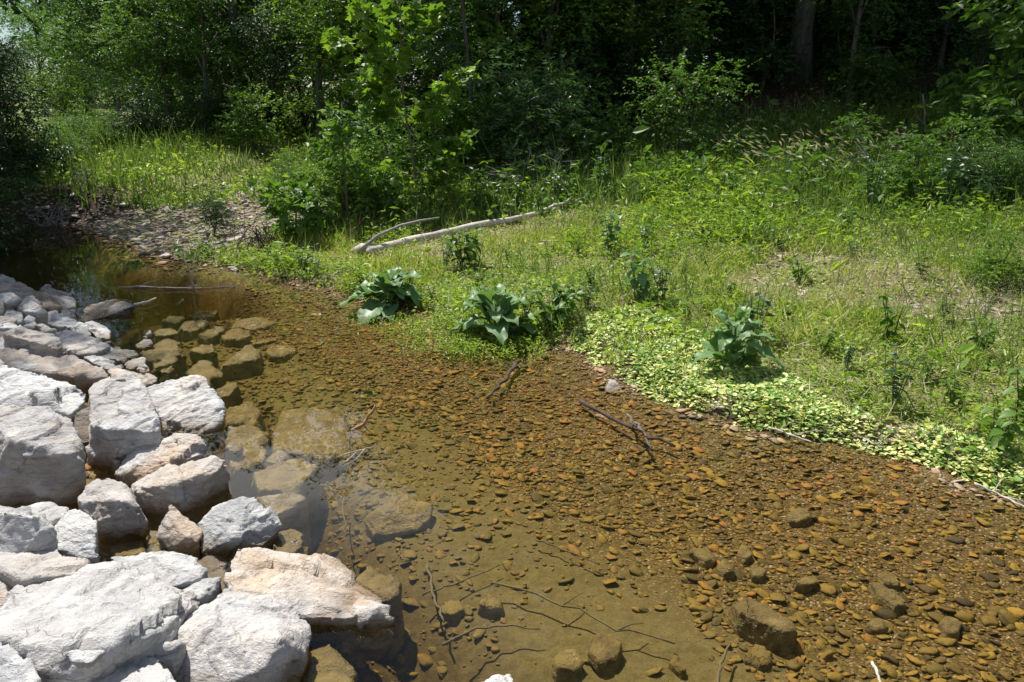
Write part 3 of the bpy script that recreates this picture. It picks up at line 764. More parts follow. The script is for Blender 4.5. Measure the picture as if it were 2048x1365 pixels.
 ('small white-topped pyramid rock breaking the water by the drowned slabs', (.1, 1.0, .5), 907, -.02,
  [(448,894,.06),(465,880,.12),(487,892,.06),(468,910,.0),(476,903,.01)]),
 ('white rock tip at the lower picture edge before the muddy floor', (.0, 1.12, .0), 1400, .0,
  [(955,1366,.0),(986,1350,.06),(1020,1345,.1),(1028,1360,.05),(1030,1400,-.05),(950,1410,-.05)]),
 ('pale pointed rock with a shaded front at the edge of the creeping plants', (.25, 1.0, .3), 786, -.01,
  [(1208,776,.1),(1222,757,.12),(1229,756,.13),(1247,780,.04),(1243,788,.0),(1212,786,.0)]),
 ('small pinkish rock against the creeping yellow-green plants', (.5, .85, .4), 790, .0,
  [(1288,787,.06),(1296,778,.1),(1309,780,.1),(1305,794,.0),(1292,793,.0)]),
 ('red and white mottled rock at the water edge', (.9, .95, .3), 962, -.01,
  [(1853,952,.06),(1864,942,.1),(1878,943,.1),(1884,955,.02),(1872,962,.0),(1858,960,.0)]),
 ('flat-topped orange rock at the water edge', (1.0, .85, .6), 972, -.01,
  [(1926,962,.06),(1940,956,.1),(1955,957,.1),(1958,970,.02),(1940,973,.0),(1928,970,.0)]),
 ('black and white pitted rock beside the flat-topped orange rock', (.0, 1.0, .5), 991, -.02,
  [(1911,980,.06),(1922,968,.1),(1937,970,.1),(1940,985,.02),(1925,993,.0),(1913,990,.0)]),
 ('smooth grey round cobble at the foot of the right bank plants', (.0, .62, .3), 921, .0,
  [(1812,912,.06),(1818,903,.1),(1828,904,.1),(1830,914,.04),(1824,922,.0),(1814,920,.0)]),
 ('small cream rock beside dead stems at the water edge', (.3, .95, .2), 1000, -.02,
  [(1988,992,.06),(1997,981,.1),(2006,984,.1),(2012,998,.02),(2000,1003,.0)]),
 ('tan rock half hidden in the grass above the dock plants', (.8, .8, .4), 668, .2,
  [(1541,660,.06),(1552,654,.1),(1563,655,.1),(1556,666,.0),(1543,668,.0)]),
 ('pale rock on the bank between the two dock plants', (.2, 1.0, .2), 602, .06,
  [(897,598,.06),(905,588,.12),(916,590,.12),(914,599,.02),(900,603,.0)]),
 ('brown rock below the pale rock between the dock plants', (.5, .7, .8), 614, .03,
  [(885,610,.04),(895,603,.1),(908,605,.1),(904,615,.0),(890,616,.0)]),
]
for i, (lab, colr, y0, z0, pts) in enumerate(BOULDERS):
    small = i >= len(BOULDERS) - 12
    P_ = dmode(y0, z0, pts)
    rock(lab, colr, P_, 100 + i, group='broken quarry boulders along the bank' if not small else 'loose rocks at the water edge',
         name='rock' if small else 'boulder', cat='rock' if small else 'boulder', drop=.06 if small else .16, k=.9 if small else .74, rounded=2 if small else 0)
# thin chip lying on the cut-off boulder
chip = zmode(.40, [(128,1307),(137,1300),(200,1297),(213,1300),(178,1326),(141,1320)])
rock('thin flat grey chip lying on a white boulder under the overhang', (.0, 1.0, .0), chip, 300, name='stone_chip', cat='stone', drop=.03, k=.85)
# rubble in the gaps
for j, (a, b, s_, lab) in enumerate([(60, 656, .09, 'jumbled grey rubble stone beside the flat white chip'), (82, 654, .07, 'small grey rubble stone under the white ridge stone'),
        (96, 664, .12, 'rough grey rubble block above the long white sloping boulder'), (150, 708, .10, 'small white wedge at the foot of the long sloping boulder'),
        (336, 1300, .08, 'small tan pebble cluster stone in the gap by the chipped boulder'), (232, 930, .06, 'tiny pale stone in the dark gap by the oblong block')]):
    c = at_z(a, b, .14 if b < 700 else (.03 if b < 1200 else .12)); rg = np.random.default_rng(600 + j)
    pts = c + (rg.random((12, 3)) - .5) * np.array([s_ * 1.6, s_ * 1.3, s_])
    rock(lab, (.2 * (j % 3), .95, .2 * (j % 2)), pts, 640 + j, name='rubble_stone', cat='stone', drop=.05)

# drowned slabs and rocks: (label, tan/light/brown, height of the top, pixel outline of the top, thickness)
DROWNED = [
 ('broad drowned slab under the bright sky reflection', -.065, [(541,848),(564,815),(618,812),(681,818),(694,838),(701,869),(694,897),(618,898),(541,889)], .16),
 ('drowned boulder with a dark end face and pale flecks', -.02, [(506,937),(541,922),(602,913),(636,917),(628,937),(585,975),(516,966)], .18),
 ('olive flat-topped rock just breaking the water behind the blue-grey boulder', .006, [(510,989),(571,980),(608,982),(609,997),(559,1016),(543,1018)], .2),
 ('drowned block end beside the blue-grey boulder', .0, [(540,1058),(559,1049),(594,1050),(608,1056),(608,1091),(583,1101),(540,1104)], .15),
 ('grey-green drowned rock off the tip of the large tan-blotched boulder', -.03, [(707,1145),(735,1122),(758,1121),(803,1162),(793,1183),(772,1195)], .16),
 ('yellow drowned slab with dark specks beside the chipped boulder', -.04, [(600,1300),(617,1278),(651,1278),(672,1298),(679,1319),(696,1332),(713,1366),(690,1420),(600,1420)], .18),
 ('drowned slab behind the small white-topped pyramid rock', -.05, [(455,900),(480,885),(530,889),(528,915),(497,930),(460,925)], .12),
 ('drowned olive stone between two larger drowned slabs', -.02, [(526,915),(545,897),(566,899),(572,915),(545,925)], .12),
 ('drowned olive slab beside the broad white boulder', -.05, [(450,850),(496,841),(541,859),(536,876),(500,893),(455,890)], .14),
 ('drowned olive block against the broad white boulder', -.06, [(446,805),(500,800),(520,815),(510,840),(452,842)], .14),
 ('wet brown slab between the tan stone and the large tan-blotched boulder', .012, [(388,1116),(419,1112),(455,1122),(452,1143),(446,1195),(420,1190),(414,1155)], .15),
 ('green algae stone down in the gap beside the small upright tan stone', -.02, [(288,1075),(300,1058),(318,1056),(320,1098),(300,1100)], .1),
 ('drowned brown stone under the pyramid boulder in the gap', -.03, [(215,1085),(250,1075),(285,1078),(290,1105),(230,1115)], .1),
 ('drowned peaked slab in the middle of the pool', -.03, [(438,722),(470,700),(497,684),(520,700),(515,715),(480,720)], .14),
 ('brown drowned slab beside the pebble-topped rock', -.01, [(305,684),(330,675),(360,677),(358,690),(330,699),(306,696)], .14),
 ('drowned slab with a pale back edge near the far pool', -.05, [(324,634),(345,627),(366,631),(368,638),(350,643),(326,642)], .1),
 ('long drowned slab beyond the pebble-topped rock', -.05, [(355,655),(375,640),(405,636),(415,643),(395,655),(365,659)], .1),
 ('drowned slab beside the small white pointed rock', -.03, [(304,662),(325,655),(350,657),(357,662),(340,670),(310,670)], .1),
 ('tilted drowned slab under the tree reflection', -.06, [(395,666),(420,652),(448,653),(445,663),(420,670)], .1),
 ('wide drowned slab under the tree reflection', -.07, [(441,668),(460,656),(495,657),(504,668),(480,676),(450,675)], .1),
 ('pointed drowned slab beside the peaked slab', -.08, [(532,700),(545,691),(580,691),(592,697),(565,711),(540,711)], .1),
 ('broad drowned slab behind the broad white boulder', -.04, [(372,740),(395,717),(420,725),(446,742),(440,750),(390,750)], .12),
 ('drowned brown slab beside the low white point', -.02, [(281,703),(310,697),(350,692),(367,700),(350,710),(300,716)], .12),
 ('drowned oval slab by the broad white boulder', -.06, [(433,775),(450,762),(475,760),(475,770),(455,788),(435,788)], .12),
 ('thin yellow-edged drowned slab in the pool', -.03, [(502,687),(520,677),(550,674),(553,678),(530,683)], .07),
 ('drowned slab behind the peaked slab', -.05, [(380,700),(405,688),(425,690),(430,700),(405,706)], .1),
 ('dim drowned slab far out in the tree reflection', -.06, [(461,648),(480,634),(530,634),(550,643),(520,652)], .1),
 ('farthest drowned slab below the floating branch', -.05, [(377,629),(400,622),(436,621),(430,629),(395,633)], .08),
 ('small drowned wedge at the foot of the pale tan boulder', -.02, [(316,738),(330,724),(346,724),(345,738),(325,745)], .1),
 ('drowned tan slab against the grey speckled stone', -.02, [(300,722),(330,714),(352,716),(348,724),(310,735)], .1),
 ('drowned slab beside the triangle of pale tan boulder', -.05, [(330,770),(380,755),(420,752),(430,762),(400,775),(340,785)], .1),
 ('long dark-sided drowned rock on the muddy floor', -.02, [(1461,1196),(1497,1194),(1519,1197),(1588,1235),(1593,1250),(1570,1262),(1530,1245),(1480,1222)], .13),
 ('flat drowned rock with a dark foot on the muddy floor', -.07, [(1380,1097),(1413,1091),(1432,1112),(1410,1118)], .07),
 ('small blocky drowned rock beside the flat one', -.07, [(1432,1128),(1445,1117),(1467,1122),(1468,1138),(1448,1144)], .07),
 ('reddish drowned rock beside the small blocky one', -.08, [(1501,1130),(1515,1124),(1533,1138),(1525,1148),(1506,1146)], .06),
 ('thin drowned flagstone seen edge-on in the gravel', -.08, [(1589,1162),(1610,1150),(1632,1145),(1637,1160),(1612,1168)], .06),
 ('long tapering drowned flagstone in the gravel', -.06, [(1739,1163),(1760,1160),(1810,1190),(1811,1203),(1790,1208),(1760,1185)], .07),
 ('almond-shaped drowned flagstone behind the tapering one', -.06, [(1756,1142),(1775,1135),(1802,1160),(1795,1168),(1770,1163)], .06),
 ('round drowned cobble in the brown gravel', -.07, [(1475,1098),(1485,1085),(1500,1088),(1505,1105),(1490,1113)], .07),
 ('oval brown drowned stone in the ochre gravel', -.05, [(1574,1026),(1590,1014),(1612,1015),(1626,1030),(1605,1037),(1580,1036)], .06),
 ('rounded porous drowned cobble on the muddy floor', -.09, [(1180,1295),(1190,1265),(1220,1260),(1242,1285),(1235,1310),(1200,1315)], .09),
 ('dark craggy drowned rock beside the porous cobble', -.09, [(1105,1310),(1120,1293),(1150,1295),(1166,1315),(1150,1332),(1115,1330)], .09),
 ('yellow drowned stone alone on the mud', -.09, [(1338,1318),(1350,1303),(1365,1312),(1376,1332),(1365,1338)], .06),
 ('flat round drowned stone below the tapering flagstone', -.08, [(1733,1246),(1745,1235),(1770,1238),(1776,1250),(1755,1256)], .05),
 ('yellow oblong drowned block among twigs', -.10, [(958,1205),(965,1192),(1003,1194),(1007,1208),(985,1215)], .08),
 ('brown drowned slab by the yellow oblong block', -.12, [(880,1215),(890,1196),(920,1195),(927,1212),(905,1225)], .08),
 ('squarish drowned flagstone near the lower picture edge', -.10, [(1490,1310),(1510,1285),(1545,1300),(1540,1320),(1520,1326)], .05),
 ('dim square drowned flagstone far over in the brown gravel', -.09, [(1880,1240),(1895,1228),(1925,1240),(1915,1262),(1890,1258)], .05),
]
for i, (lab, z, out, th) in enumerate(DROWNED):
    rg = np.random.default_rng(i)
    if th < .1:                                              # small ones rest on the bed
        q = np.mean(np.array(zmode(z, out)), 0); z = min(h1(q[0], q[1]) + th * .75, -.012)
    pts = np.array(zmode(z, out))
    pts[:, 2] -= rg.random(len(pts)) * th * .25
    rock(lab, (.6, .8, .6), pts, 400 + i, name='drowned_rock', cat='rock', group='rocks lying under the water', drop=th, k=1.2, sunk=True, rough=1.0, voxel=max(np.ptp(pts, axis=0).max() / 22, .009))
rock('olive and tan pyramid rock mostly under water off the white boulders', (.8, .85, .5),
     dmode(1070, -.16, [(790,983,.32),(836,991,.3),(867,1006,.24),(862,1034,.12),(836,1060,.03),(750,1075,.0),(728,1040,.12),(770,1019,.18),(780,1014,.14),(860,1010,.2)]),
     470, name='drowned_rock', cat='rock', group='rocks lying under the water', drop=.08)
# ------------------------------------------------------------------ stones of the bed and the banks
def pebble_variants(n, sub, flat):
    out = []
    for k in range(n):
        bm = bmesh.new(); bmesh.ops.create_icosphere(bm, subdivisions=sub, radius=1)
        v = np.array([x.co[:] for x in bm.verts]); f = np.array([[q.index for q in p.verts] for p in bm.faces]); bm.free()
        rg = np.random.default_rng(900 + k)
        for _ in range(8):                                   # cut flat facets
            a = nrmz(rg.normal(size=3)); t = .48 + .32 * rg.random(); d = v @ a
            v = np.where((d > t)[:, None], v - a * (d - t)[:, None], v)
        v = v * (1 + .13 * vnoise(v * 1.3 + k * 7, k)[:, None])
        v *= np.array([1, .46 + .34 * rg.random(), flat * (.8 + .5 * rg.random())])
        out.append((v, f))
    return out
PV_BIG, PV_SMALL = pebble_variants(10, 2, .21), pebble_variants(8, 1, .25)

rg = np.random.default_rng(31)
cand = []
def scatter_stones(n, xr, yr, cond, size_med, size_sig, zone, lo=.008, hi=.12):
    x = rg.uniform(*xr, n); y = rg.uniform(*yr, n)
    m = cond(x, y); x, y = x[m], y[m]
    s = np.clip(size_med * np.exp(rg.normal(0, size_sig, len(x))), lo, hi)
    cand.append((x, y, s, np.full(len(x), zone)))
def ribbon(x, y): return vnoise(np.stack([x * 1.1, y * 1.1, x * 0], -1), 77)
def w_of(x, y):
    dr = np.minimum(pdist(x, y, RE), pdist(x, y, FE)); dl = np.minimum(pdist(x, y, LE), pdist(x, y, LF))
    return dr / (dr + dl + 1e-6)
near = dict(xr=(-3.2, 6.0), yr=(1.9, 10.5))
def c_shallow(x, y): return inside(x, y, WPOLY) & (w_of(x, y) < .50 + .07 * ribbon(x, y)) & (y > 2.0)
def c_deep(x, y):
    sandy = np.exp(-(((x - .45) / .55) ** 2 + ((y - 2.8) / .42) ** 2)) + .3 * np.exp(-(((x - .2) / .9) ** 2 + ((y - 3.5) / .6) ** 2))
    return inside(x, y, WPOLY) & (w_of(x, y) >= .42) & (rg.random(len(x)) > .96 * np.clip(sandy * 1.25, 0, 1)) & (y > 2.0)
def c_edge(x, y): return (pdist(x, y, RE) < .30) & ~inside(x, y, WPOLY) & (rg.random(len(x)) < .6)
scatter_stones(95000, cond=c_shallow, size_med=.0155, size_sig=.52, zone=0, hi=.052, **near)
scatter_stones(50000, cond=c_deep, size_med=.0175, size_sig=.55, zone=1, hi=.055, **near)
scatter_stones(9000, cond=c_edge, size_med=.022, size_sig=.5, zone=2, **near)
scatter_stones(16000, xr=(-10, -2.6), yr=(10.0, 19.5), cond=lambda x, y: (pdist(x, y, FE) < 4.4) & (height(x, y) > -.06) & (pdist(x, y, FE) < pdist(x, y, RE) + 1.2) & (height(x, y) < .5), size_med=.036, size_sig=.5, zone=3, hi=.15)
# dry stones on the open patch of the bank
BP = np.array([ground_at(a, b)[:2] for a, b in ((1440, 560), (1560, 505), (1750, 520), (2000, 575), (2060, 640), (1850, 650), (1640, 615), (1500, 610))])
scatter_stones(6000, xr=(1.5, 7), yr=(4.5, 9), cond=lambda x, y: inside(x, y, BP), size_med=.022, size_sig=.5, zone=4, hi=.08)
scatter_stones(5000, xr=(-4, 7), yr=(4.5, 11), cond=lambda x, y: ~inside(x, y, WPOLY) & (pdist(x, y, RE) < 4) & (rg.random(len(x)) < .12), size_med=.02, size_sig=.5, zone=4, hi=.06)
# dark rubble in the gaps of the rock pile
scatter_stones(2500, xr=(-8, 1), yr=(1.6, 9.5), cond=lambda x, y: (pdist(x, y, LE) < 1.8) & ~inside(x, y, WPOLY) & (pdist(x, y, LE) < pdist(x, y, RE)), size_med=.035, size_sig=.4, zone=5, hi=.1)
sx, sy, ss, sz = (np.concatenate([c[k] for c in cand]) for k in range(4))
shz = height(sx, sy)
rot = rg.uniform(0, 2 * np.pi, len(sx)); tilt = rg.normal(0, .24, (len(sx), 2))
# stones in the creek lie roughly with the flow
flow = (sz <= 1); rot[flow] = math.radians(-28) + rg.normal(0, .6, flow.sum())
app = ss / np.hypot(sx, sy)
vis = (np.abs(sx / (sy * math.cos(PITCH) + 2 * math.sin(PITCH))) < .66) & (sy > 2.35) & (sz < 4)
order = np.argsort(-np.where(vis, app, 0))
single = np.zeros(len(sx), bool); single[order[:285]] = True
LAB = {0: ('flat ochre stone lying in the shallow gravel in front of the bank plants', 'ochre stones of the shallow gravel'),
       1: ('silt-coated brown stone on the muddy pool floor', 'silted stones of the pool floor'),
       2: ('small stone on the damp strip between water and bank plants', 'stones along the damp bank strip'),
       3: ('pale dry stone on the gravel bar beyond the pool', 'stones of the gravel bar')}
big_me = [build_mesh('stone', v, f, M['pebble'], True) for v, f in PV_BIG]
for k in np.nonzero(single)[0]:
    o = link('stone', big_me[k % len(big_me)], loc=(sx[k], sy[k], shz[k] + ss[k] * .13))
    o.scale = (ss[k],) * 3; o.rotation_euler = (tilt[k, 0], tilt[k, 1], rot[k])
    tag(o, LAB[int(sz[k])][0], 'stone', LAB[int(sz[k])][1])
def merge_stones(mask, variants, name):
    g = Geo(); ids = np.nonzero(mask)[0]
    for v_i, (v, f) in enumerate(variants):
        I = ids[ids % len(variants) == v_i]
        if not len(I): continue
        ca_, sa_ = np.cos(rot[I]), np.sin(rot[I])
        d = np.stack([ca_, sa_, tilt[I, 0]], -1); n = nrmz(np.stack([tilt[I, 1], tilt[I, 0], np.ones(len(I))], -1))
        g.leaves((v, [f]), np.stack([sx[I], sy[I], shz[I] + ss[I] * .13], -1), d, n, ss[I])
    return link(name, g.mesh(name, M['pebble'], True), kind='stuff')
dist_ = np.hypot(sx, sy)
fine = app < np.percentile(app[vis], 90)
gv = merge_stones(~single & ~fine, PV_BIG[:5], 'gravel')
tag(gv, 'loose brown and ochre gravel of the creek bed and banks', 'gravel')
gv2 = merge_stones(~single & fine & (app > np.percentile(app[vis], 16)), PV_SMALL, 'fine_gravel')
tag(gv2, 'fine gravel between the larger creek stones and on the bar', 'gravel')

# ------------------------------------------------------------------ foliage generators
def spray_leaves(rng, org, d, length, n, leaf, size, g, droop=.25, up=.55, tmpl_w=None, spread=.9):
    """shoots starting at org along d, n leaves on each: arrays (S,3)"""
    S = len(org)
    t = (np.arange(n) + .6) / n
    t = np.clip(t[None] + rng.normal(0, .04, (S, n)), .08, 1)
    L = np.broadcast_to(np.asarray(length, float), (S,))[:, None, None]
    p = org[:, None] + d[:, None] * t[..., None] * L
    p[..., 2] -= droop * (t ** 2) * L[..., 0]
    side = nrmz(np.cross(d, np.array([0, 0, 1.0])) + 1e-6)
    sg = np.where(np.arange(n) % 2 == 0, 1., -1.)[None, :, None]
    ld = d[:, None] * .55 + side[:, None] * sg * spread + rng.normal(0, .35, (S, n, 3))
    ld[..., 2] -= droop * .8
    nr = np.zeros((S, n, 3)); nr[..., 2] = up; nr += rng.normal(0, .42, (S, n, 3))
    sz_ = size * np.exp(rng.normal(0, .22, (S, n)))
    g.leaves(leaf, p.reshape(-1, 3), ld.reshape(-1, 3), nr.reshape(-1, 3), sz_.ravel())

def crown_points(rng, lobes, n):
    """points and outward directions on and in lumpy lobes: (cx,cy,cz,rx,ry,rz)"""
    lobes = np.array(lobes, float)
    w = (lobes[:, 3] * lobes[:, 4] + lobes[:, 3] * lobes[:, 5]); w /= w.sum()
    k = rng.choice(len(lobes), n, p=w)
    u = nrmz(rng.normal(size=(n, 3)))
    r = rng.random(n) ** .38
    p = lobes[k, :3] + u * r[:, None] * lobes[k, 3:]
    keep = vnoise(p * .9 + 5, int(rng.integers(1000))) > -.38          # gaps
    return p[keep], u[keep]

def crown_mesh(name, seed, lobes, shoots, per, leaf, size, length, mat, droop=.25, up=.6):
    rng = np.random.default_rng(seed); g = Geo()
    p, u = crown_points(rng, lobes, shoots)
    d = u * np.array([1, 1, .45]) + rng.normal(0, .45, p.shape) + np.array([0, 0, .08])
    spray_leaves(rng, p, nrmz(d), length * np.exp(rng.normal(0, .25, len(p))), per, leaf, size, g, droop, up)
    return g.mesh(name, mat)

def rand_lobes(seed, n, R, z0, z1, r0, r1):
    rng = np.random.default_rng(seed); out = []
    for k in range(n):
        a = rng.uniform(0, 2 * math.pi); f = math.sqrt(rng.random()); z = rng.uniform(z0, z1)
        taper = 1 - .55 * abs((z - z0) / (z1 - z0 + 1e-6) - .45)
        r = rng.uniform(r0, r1)
        out.append((math.cos(a) * R * f * taper, math.sin(a) * R * f * taper, z, r, r, r * .62))
    return out

def trunk_mesh(name, seed, height_, r, lobes, mat, lean=(0, 0), limbs=7, wob=.18):
    rng = np.random.default_rng(seed); g = Geo()
    z = np.linspace(-.3, height_, 12)
    tt = np.clip(z / height_, 0, 1)
    pts = np.stack([lean[0] * tt ** 1.3 + .10 * np.sin(tt * 5 + seed), lean[1] * tt ** 1.3 + .10 * np.cos(tt * 4 + seed), z], -1)
    rad = r * (1 - .72 * tt) * (1 + .5 * np.exp(-np.maximum(z, 0) * 2.5))
    g.tube(pts, rad, 9, wob=wob, seed=seed)
    for k in range(min(limbs, len(lobes))):
        lb = lobes[k]; e = np.array(lb[:3])
        t0 = np.clip((e[2] - 1.2 - .3 * np.hypot(e[0], e[1])) / height_, .18, .95)
        s = np.array([np.interp(t0, tt, pts[:, j]) for j in range(3)])
        tt2 = np.linspace(0, 1, 6)[:, None]
        q = s + (e - s) * tt2 + np.array([0, 0, .35]) * np.sin(tt2 * math.pi) + rng.normal(0, .06, (6, 3))
        g.tube(q, np.linspace(r * .38, r * .07, 6), 6)
        for _ in range(3):
            e2 = e + rng.normal(0, .55, 3) * np.array(lb[3:])
            g.tube(np.stack([q[3], (q[3] + e2) / 2 + rng.normal(0, .08, 3), e2]), [r * .16, r * .1, r * .03], 5)
    return g.mesh(name, mat, True)

class Kind:
    """one kind of tree or shrub: its meshes are shared by every plant of the kind"""
    def __init__(self, seed, lobes, shoots, per, leaf, size, length, lmat, th, tr, bark='bark', droop=.25, lean=(0, 0), limbs=7, up=.6):
        self.crown = crown_mesh('crown', seed, lobes, shoots, per, leaf, size, length, M[lmat], droop, up)
        self.trunk = trunk_mesh('trunk', seed, th, tr, lobes, M[bark], lean, limbs)
    def place(self, name, label, cat, x, y, rz=0, s=1.0, group=None, parts=('trunk', 'crown'), lmat=None, sz=None, z=None, tiltx=0):
        e = link(name, None, loc=(x, y, (h1(x, y) if z is None else z) - .02))
        e.rotation_euler = (tiltx, 0, rz); e.scale = (s, s, sz or s); e.empty_display_size = .2
        link(parts[0], self.trunk, e)
        c = link(parts[1], self.crown, e, kind='stuff')
        if lmat:
            c.material_slots[0].link = 'OBJECT'; c.material_slots[0].material = M[lmat]
        return tag(e, label, cat, group)

def xy_at(px, D_): p = at_d(px, 600, D_); d = ray(px, 300); return (d[0] / d[1] * D_, D_)

K_TREE = [Kind(11 + k, rand_lobes(50 + k, 15, 3.3, 3.4, 11.5, 1.3, 2.1), 1500, 13, LEAF_RHOMB, .145, .75, 'leaf_canopy', 12, .2 + .03 * k, lean=((.5, .2), (-.4, .3), (.2, -.5))[k]) for k in range(3)]
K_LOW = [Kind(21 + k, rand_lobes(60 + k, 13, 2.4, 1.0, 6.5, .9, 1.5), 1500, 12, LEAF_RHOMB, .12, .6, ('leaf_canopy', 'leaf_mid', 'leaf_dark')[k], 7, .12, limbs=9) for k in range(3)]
K_SHRUB = [Kind(31 + k, rand_lobes(70 + k, 10, .75, .25, 1.7, .32, .6), 480, 11, (LEAF_OVAL, LEAF_RHOMB, LEAF_NARROW)[k], (.085, .06, .10)[k], .36, ('leaf_mid', 'leaf_bright', 'leaf_blue')[k], 1.6, .03, bark='twig', limbs=9, droop=.2) for k in range(3)]
K_BIGLEAF = Kind(41, rand_lobes(81, 9, .9, .4, 2.6, .4, .75), 230, 9, LEAF_OVAL, .15, .42, 'leaf_mid', 2.6, .035, bark='twig', limbs=8, droop=.45, up=.45)
# ------------------------------------------------------------------ trees
def T(kind, px, D_, label, cat='tree', rz=None, s=1.0, name='tree', group=None, **kw):
    x, y = xy_at(px, D_)
    return kind.place(name, label, cat, x, y, rz if rz is not None else (px * 1.37) % 6.28, s, group, **kw)

# grove beyond the gravel bar
T(K_TREE[0], 292, 28, 'leaning dark-trunked tree at the outer end of the grove beyond the gravel bar', s=.78, name='broadleaf_tree', sz=.80)
T(K_TREE[1], 392, 31, 'slim dark tree behind the leaning one in the grove', s=.95, sz=.78, name='broadleaf_tree')
T(K_TREE[2], 486, 28.5, 'stout dark-trunked tree in the middle of the grove', s=1.05, sz=.78, name='broadleaf_tree')
T(K_TREE[0], 545, 30, 'straight dark tree beside the stout one in the grove', s=1.05, sz=.78, name='broadleaf_tree')
T(K_TREE[1], 640, 36, 'tree at the inner end of the grove, behind the pale hanging foliage', s=1.05, sz=.85, name='broadleaf_tree')
for px, D_, s in ((330, 36, 1.2), (440, 37, 1.2), (560, 40, 1.2), (700, 42, 1.2), (350, 33, .9)):
    T(K_TREE[int(px) % 3], px, D_, 'dark tree standing deep inside the grove', s=s, name='broadleaf_tree', group='trees deep in the grove', sz=s * .72)
T(K_LOW[1], 645, 21, 'low tree with pale sunlit hanging foliage beside the far channel', s=.75, name='small_tree', lmat='leaf_bright')
T(K_LOW[0], 430, 23, 'low leafy tree under the grove', s=.62, name='small_tree')
T(K_LOW[1], 345, 24, 'sunlit low tree under the leaning trunk', s=.6, name='small_tree')
T(K_LOW[1], 140, 25, 'light green small tree with spreading layers at the meadow edge', s=.30, name='small_tree', lmat='leaf_bright')
T(K_LOW[0], 385, 26, 'leafy low tree filling the gap between the slim trunks', s=.5, name='small_tree')
T(K_LOW[1], 515, 26.5, 'sunlit low tree between the stout and straight trunks', s=.5, name='small_tree')
T(K_LOW[0], 610, 25, 'leafy low tree at the inner end of the grove', s=.55, name='small_tree', lmat='leaf_mid')
T(K_LOW[2], 560, 23.5, 'dark low tree at the foot of the grove trunks', s=.55, name='small_tree')
# dark bank trees
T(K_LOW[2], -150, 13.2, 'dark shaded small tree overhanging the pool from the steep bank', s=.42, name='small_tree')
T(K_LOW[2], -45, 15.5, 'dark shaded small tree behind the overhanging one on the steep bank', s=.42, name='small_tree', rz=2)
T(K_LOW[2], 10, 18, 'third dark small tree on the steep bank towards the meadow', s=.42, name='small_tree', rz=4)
T(K_TREE[1], -190, 13.5, 'tall tree on the steep bank whose crown shades the far pool', s=1.0, name='broadleaf_tree', rz=1.0, sz=1.15)
T(K_TREE[2], -420, 13.0, 'second tall shade tree on the steep bank past the picture side', s=1.0, name='broadleaf_tree', rz=2.0, sz=1.1)
# distant tree line past the meadow
for k, (px, D_, s) in enumerate(((-160, 70, .7), (-60, 76, .5), (20, 72, .42), (75, 92, .5), (150, 88, .75), (105, 62, .62), (185, 66, .75), (245, 58, .7), (300, 62, .8), (190, 80, 1.2), (250, 88, 1.3), (320, 82, 1.3), (390, 90, 1.3), (470, 84, 1.3), (560, 90, 1.3), (650, 84, 1.3), (740, 90, 1.3))):
    T(K_LOW[k % 2], px, D_, 'distant tree of the line past the meadow', s=s * 1.75, name='distant_tree', group='tree line past the meadow')
# wood on the slope: tall trees whose crowns shade the floor
wood = [(760, 24, 1.15), (860, 19, 1.0), (960, 23, 1.2), (1060, 19.5, 1.1), (1140, 26, 1.3), (1230, 20, 1.15), (1330, 18.5, 1.15), (1430, 23, 1.3), (1500, 19, 1.1),
        (1680, 20, 1.2), (1760, 25, 1.35), (1830, 18.5, 1.1), (1930, 21, 1.25), (2020, 17.5, 1.1), (2110, 21, 1.25), (2230, 17.5, 1.15), (2350, 20, 1.25), (1250, 31, 1.5), (1600, 31, 1.5), (1950, 30, 1.5), (2500, 17, 1.2), (2300, 26, 1.4)]
for k, (px, D_, s) in enumerate(wood):
    T(K_TREE[k % 3], px, D_ + 4.6, 'tall tree standing in the dark wood on the slope', s=s, name='forest_tree', group='trees of the dark wood', sz=s * (1.25 if px > 1290 else .6 if px > 850 else .8))
for k, (px, D_, s) in enumerate(((1480, 20, .6), (1560, 22, .7), (1640, 21, .6), (1720, 19, .5), (1790, 20.5, .65), (1860, 18.5, .5), (1930, 20, .6), (2000, 18.5, .55), (1400, 21, .6), (1660, 25, .9), (1820, 25, .9), (1960, 24, .9))):
    T(K_LOW[2], px, D_, 'dim small tree filling the black depth of the wood', s=s, name='small_tree', group='dim small trees deep in the wood')
# the trunk that catches light
def lone_trunk():
    x, y = xy_at(1590, 18.5); e = link('forest_tree', None, loc=(x, y, h1(x, y) - .05))
    lobes = [(l[0] * 1.2, l[1] * 1.2, l[2] + 3.5, l[3] * 1.2, l[4] * 1.2, l[5] * 1.2) for l in rand_lobes(91, 14, 3, 4.5, 11, 1.3, 2)]
    link('trunk', trunk_mesh('trunk', 5, 15, .235, lobes, bark_mat('pale_bark', (.03, .026, .022), (.09, .08, .07), 10), (-.2, -.6), 7), e)
    link('crown', crown_mesh('crown', 5, lobes, 1300, 13, LEAF_RHOMB, .16, .8, M['leaf_canopy']), e, kind='stuff')
    tag(e, 'straight grey-barked tree trunk standing out at the edge of the dark wood', 'tree')
lone_trunk()
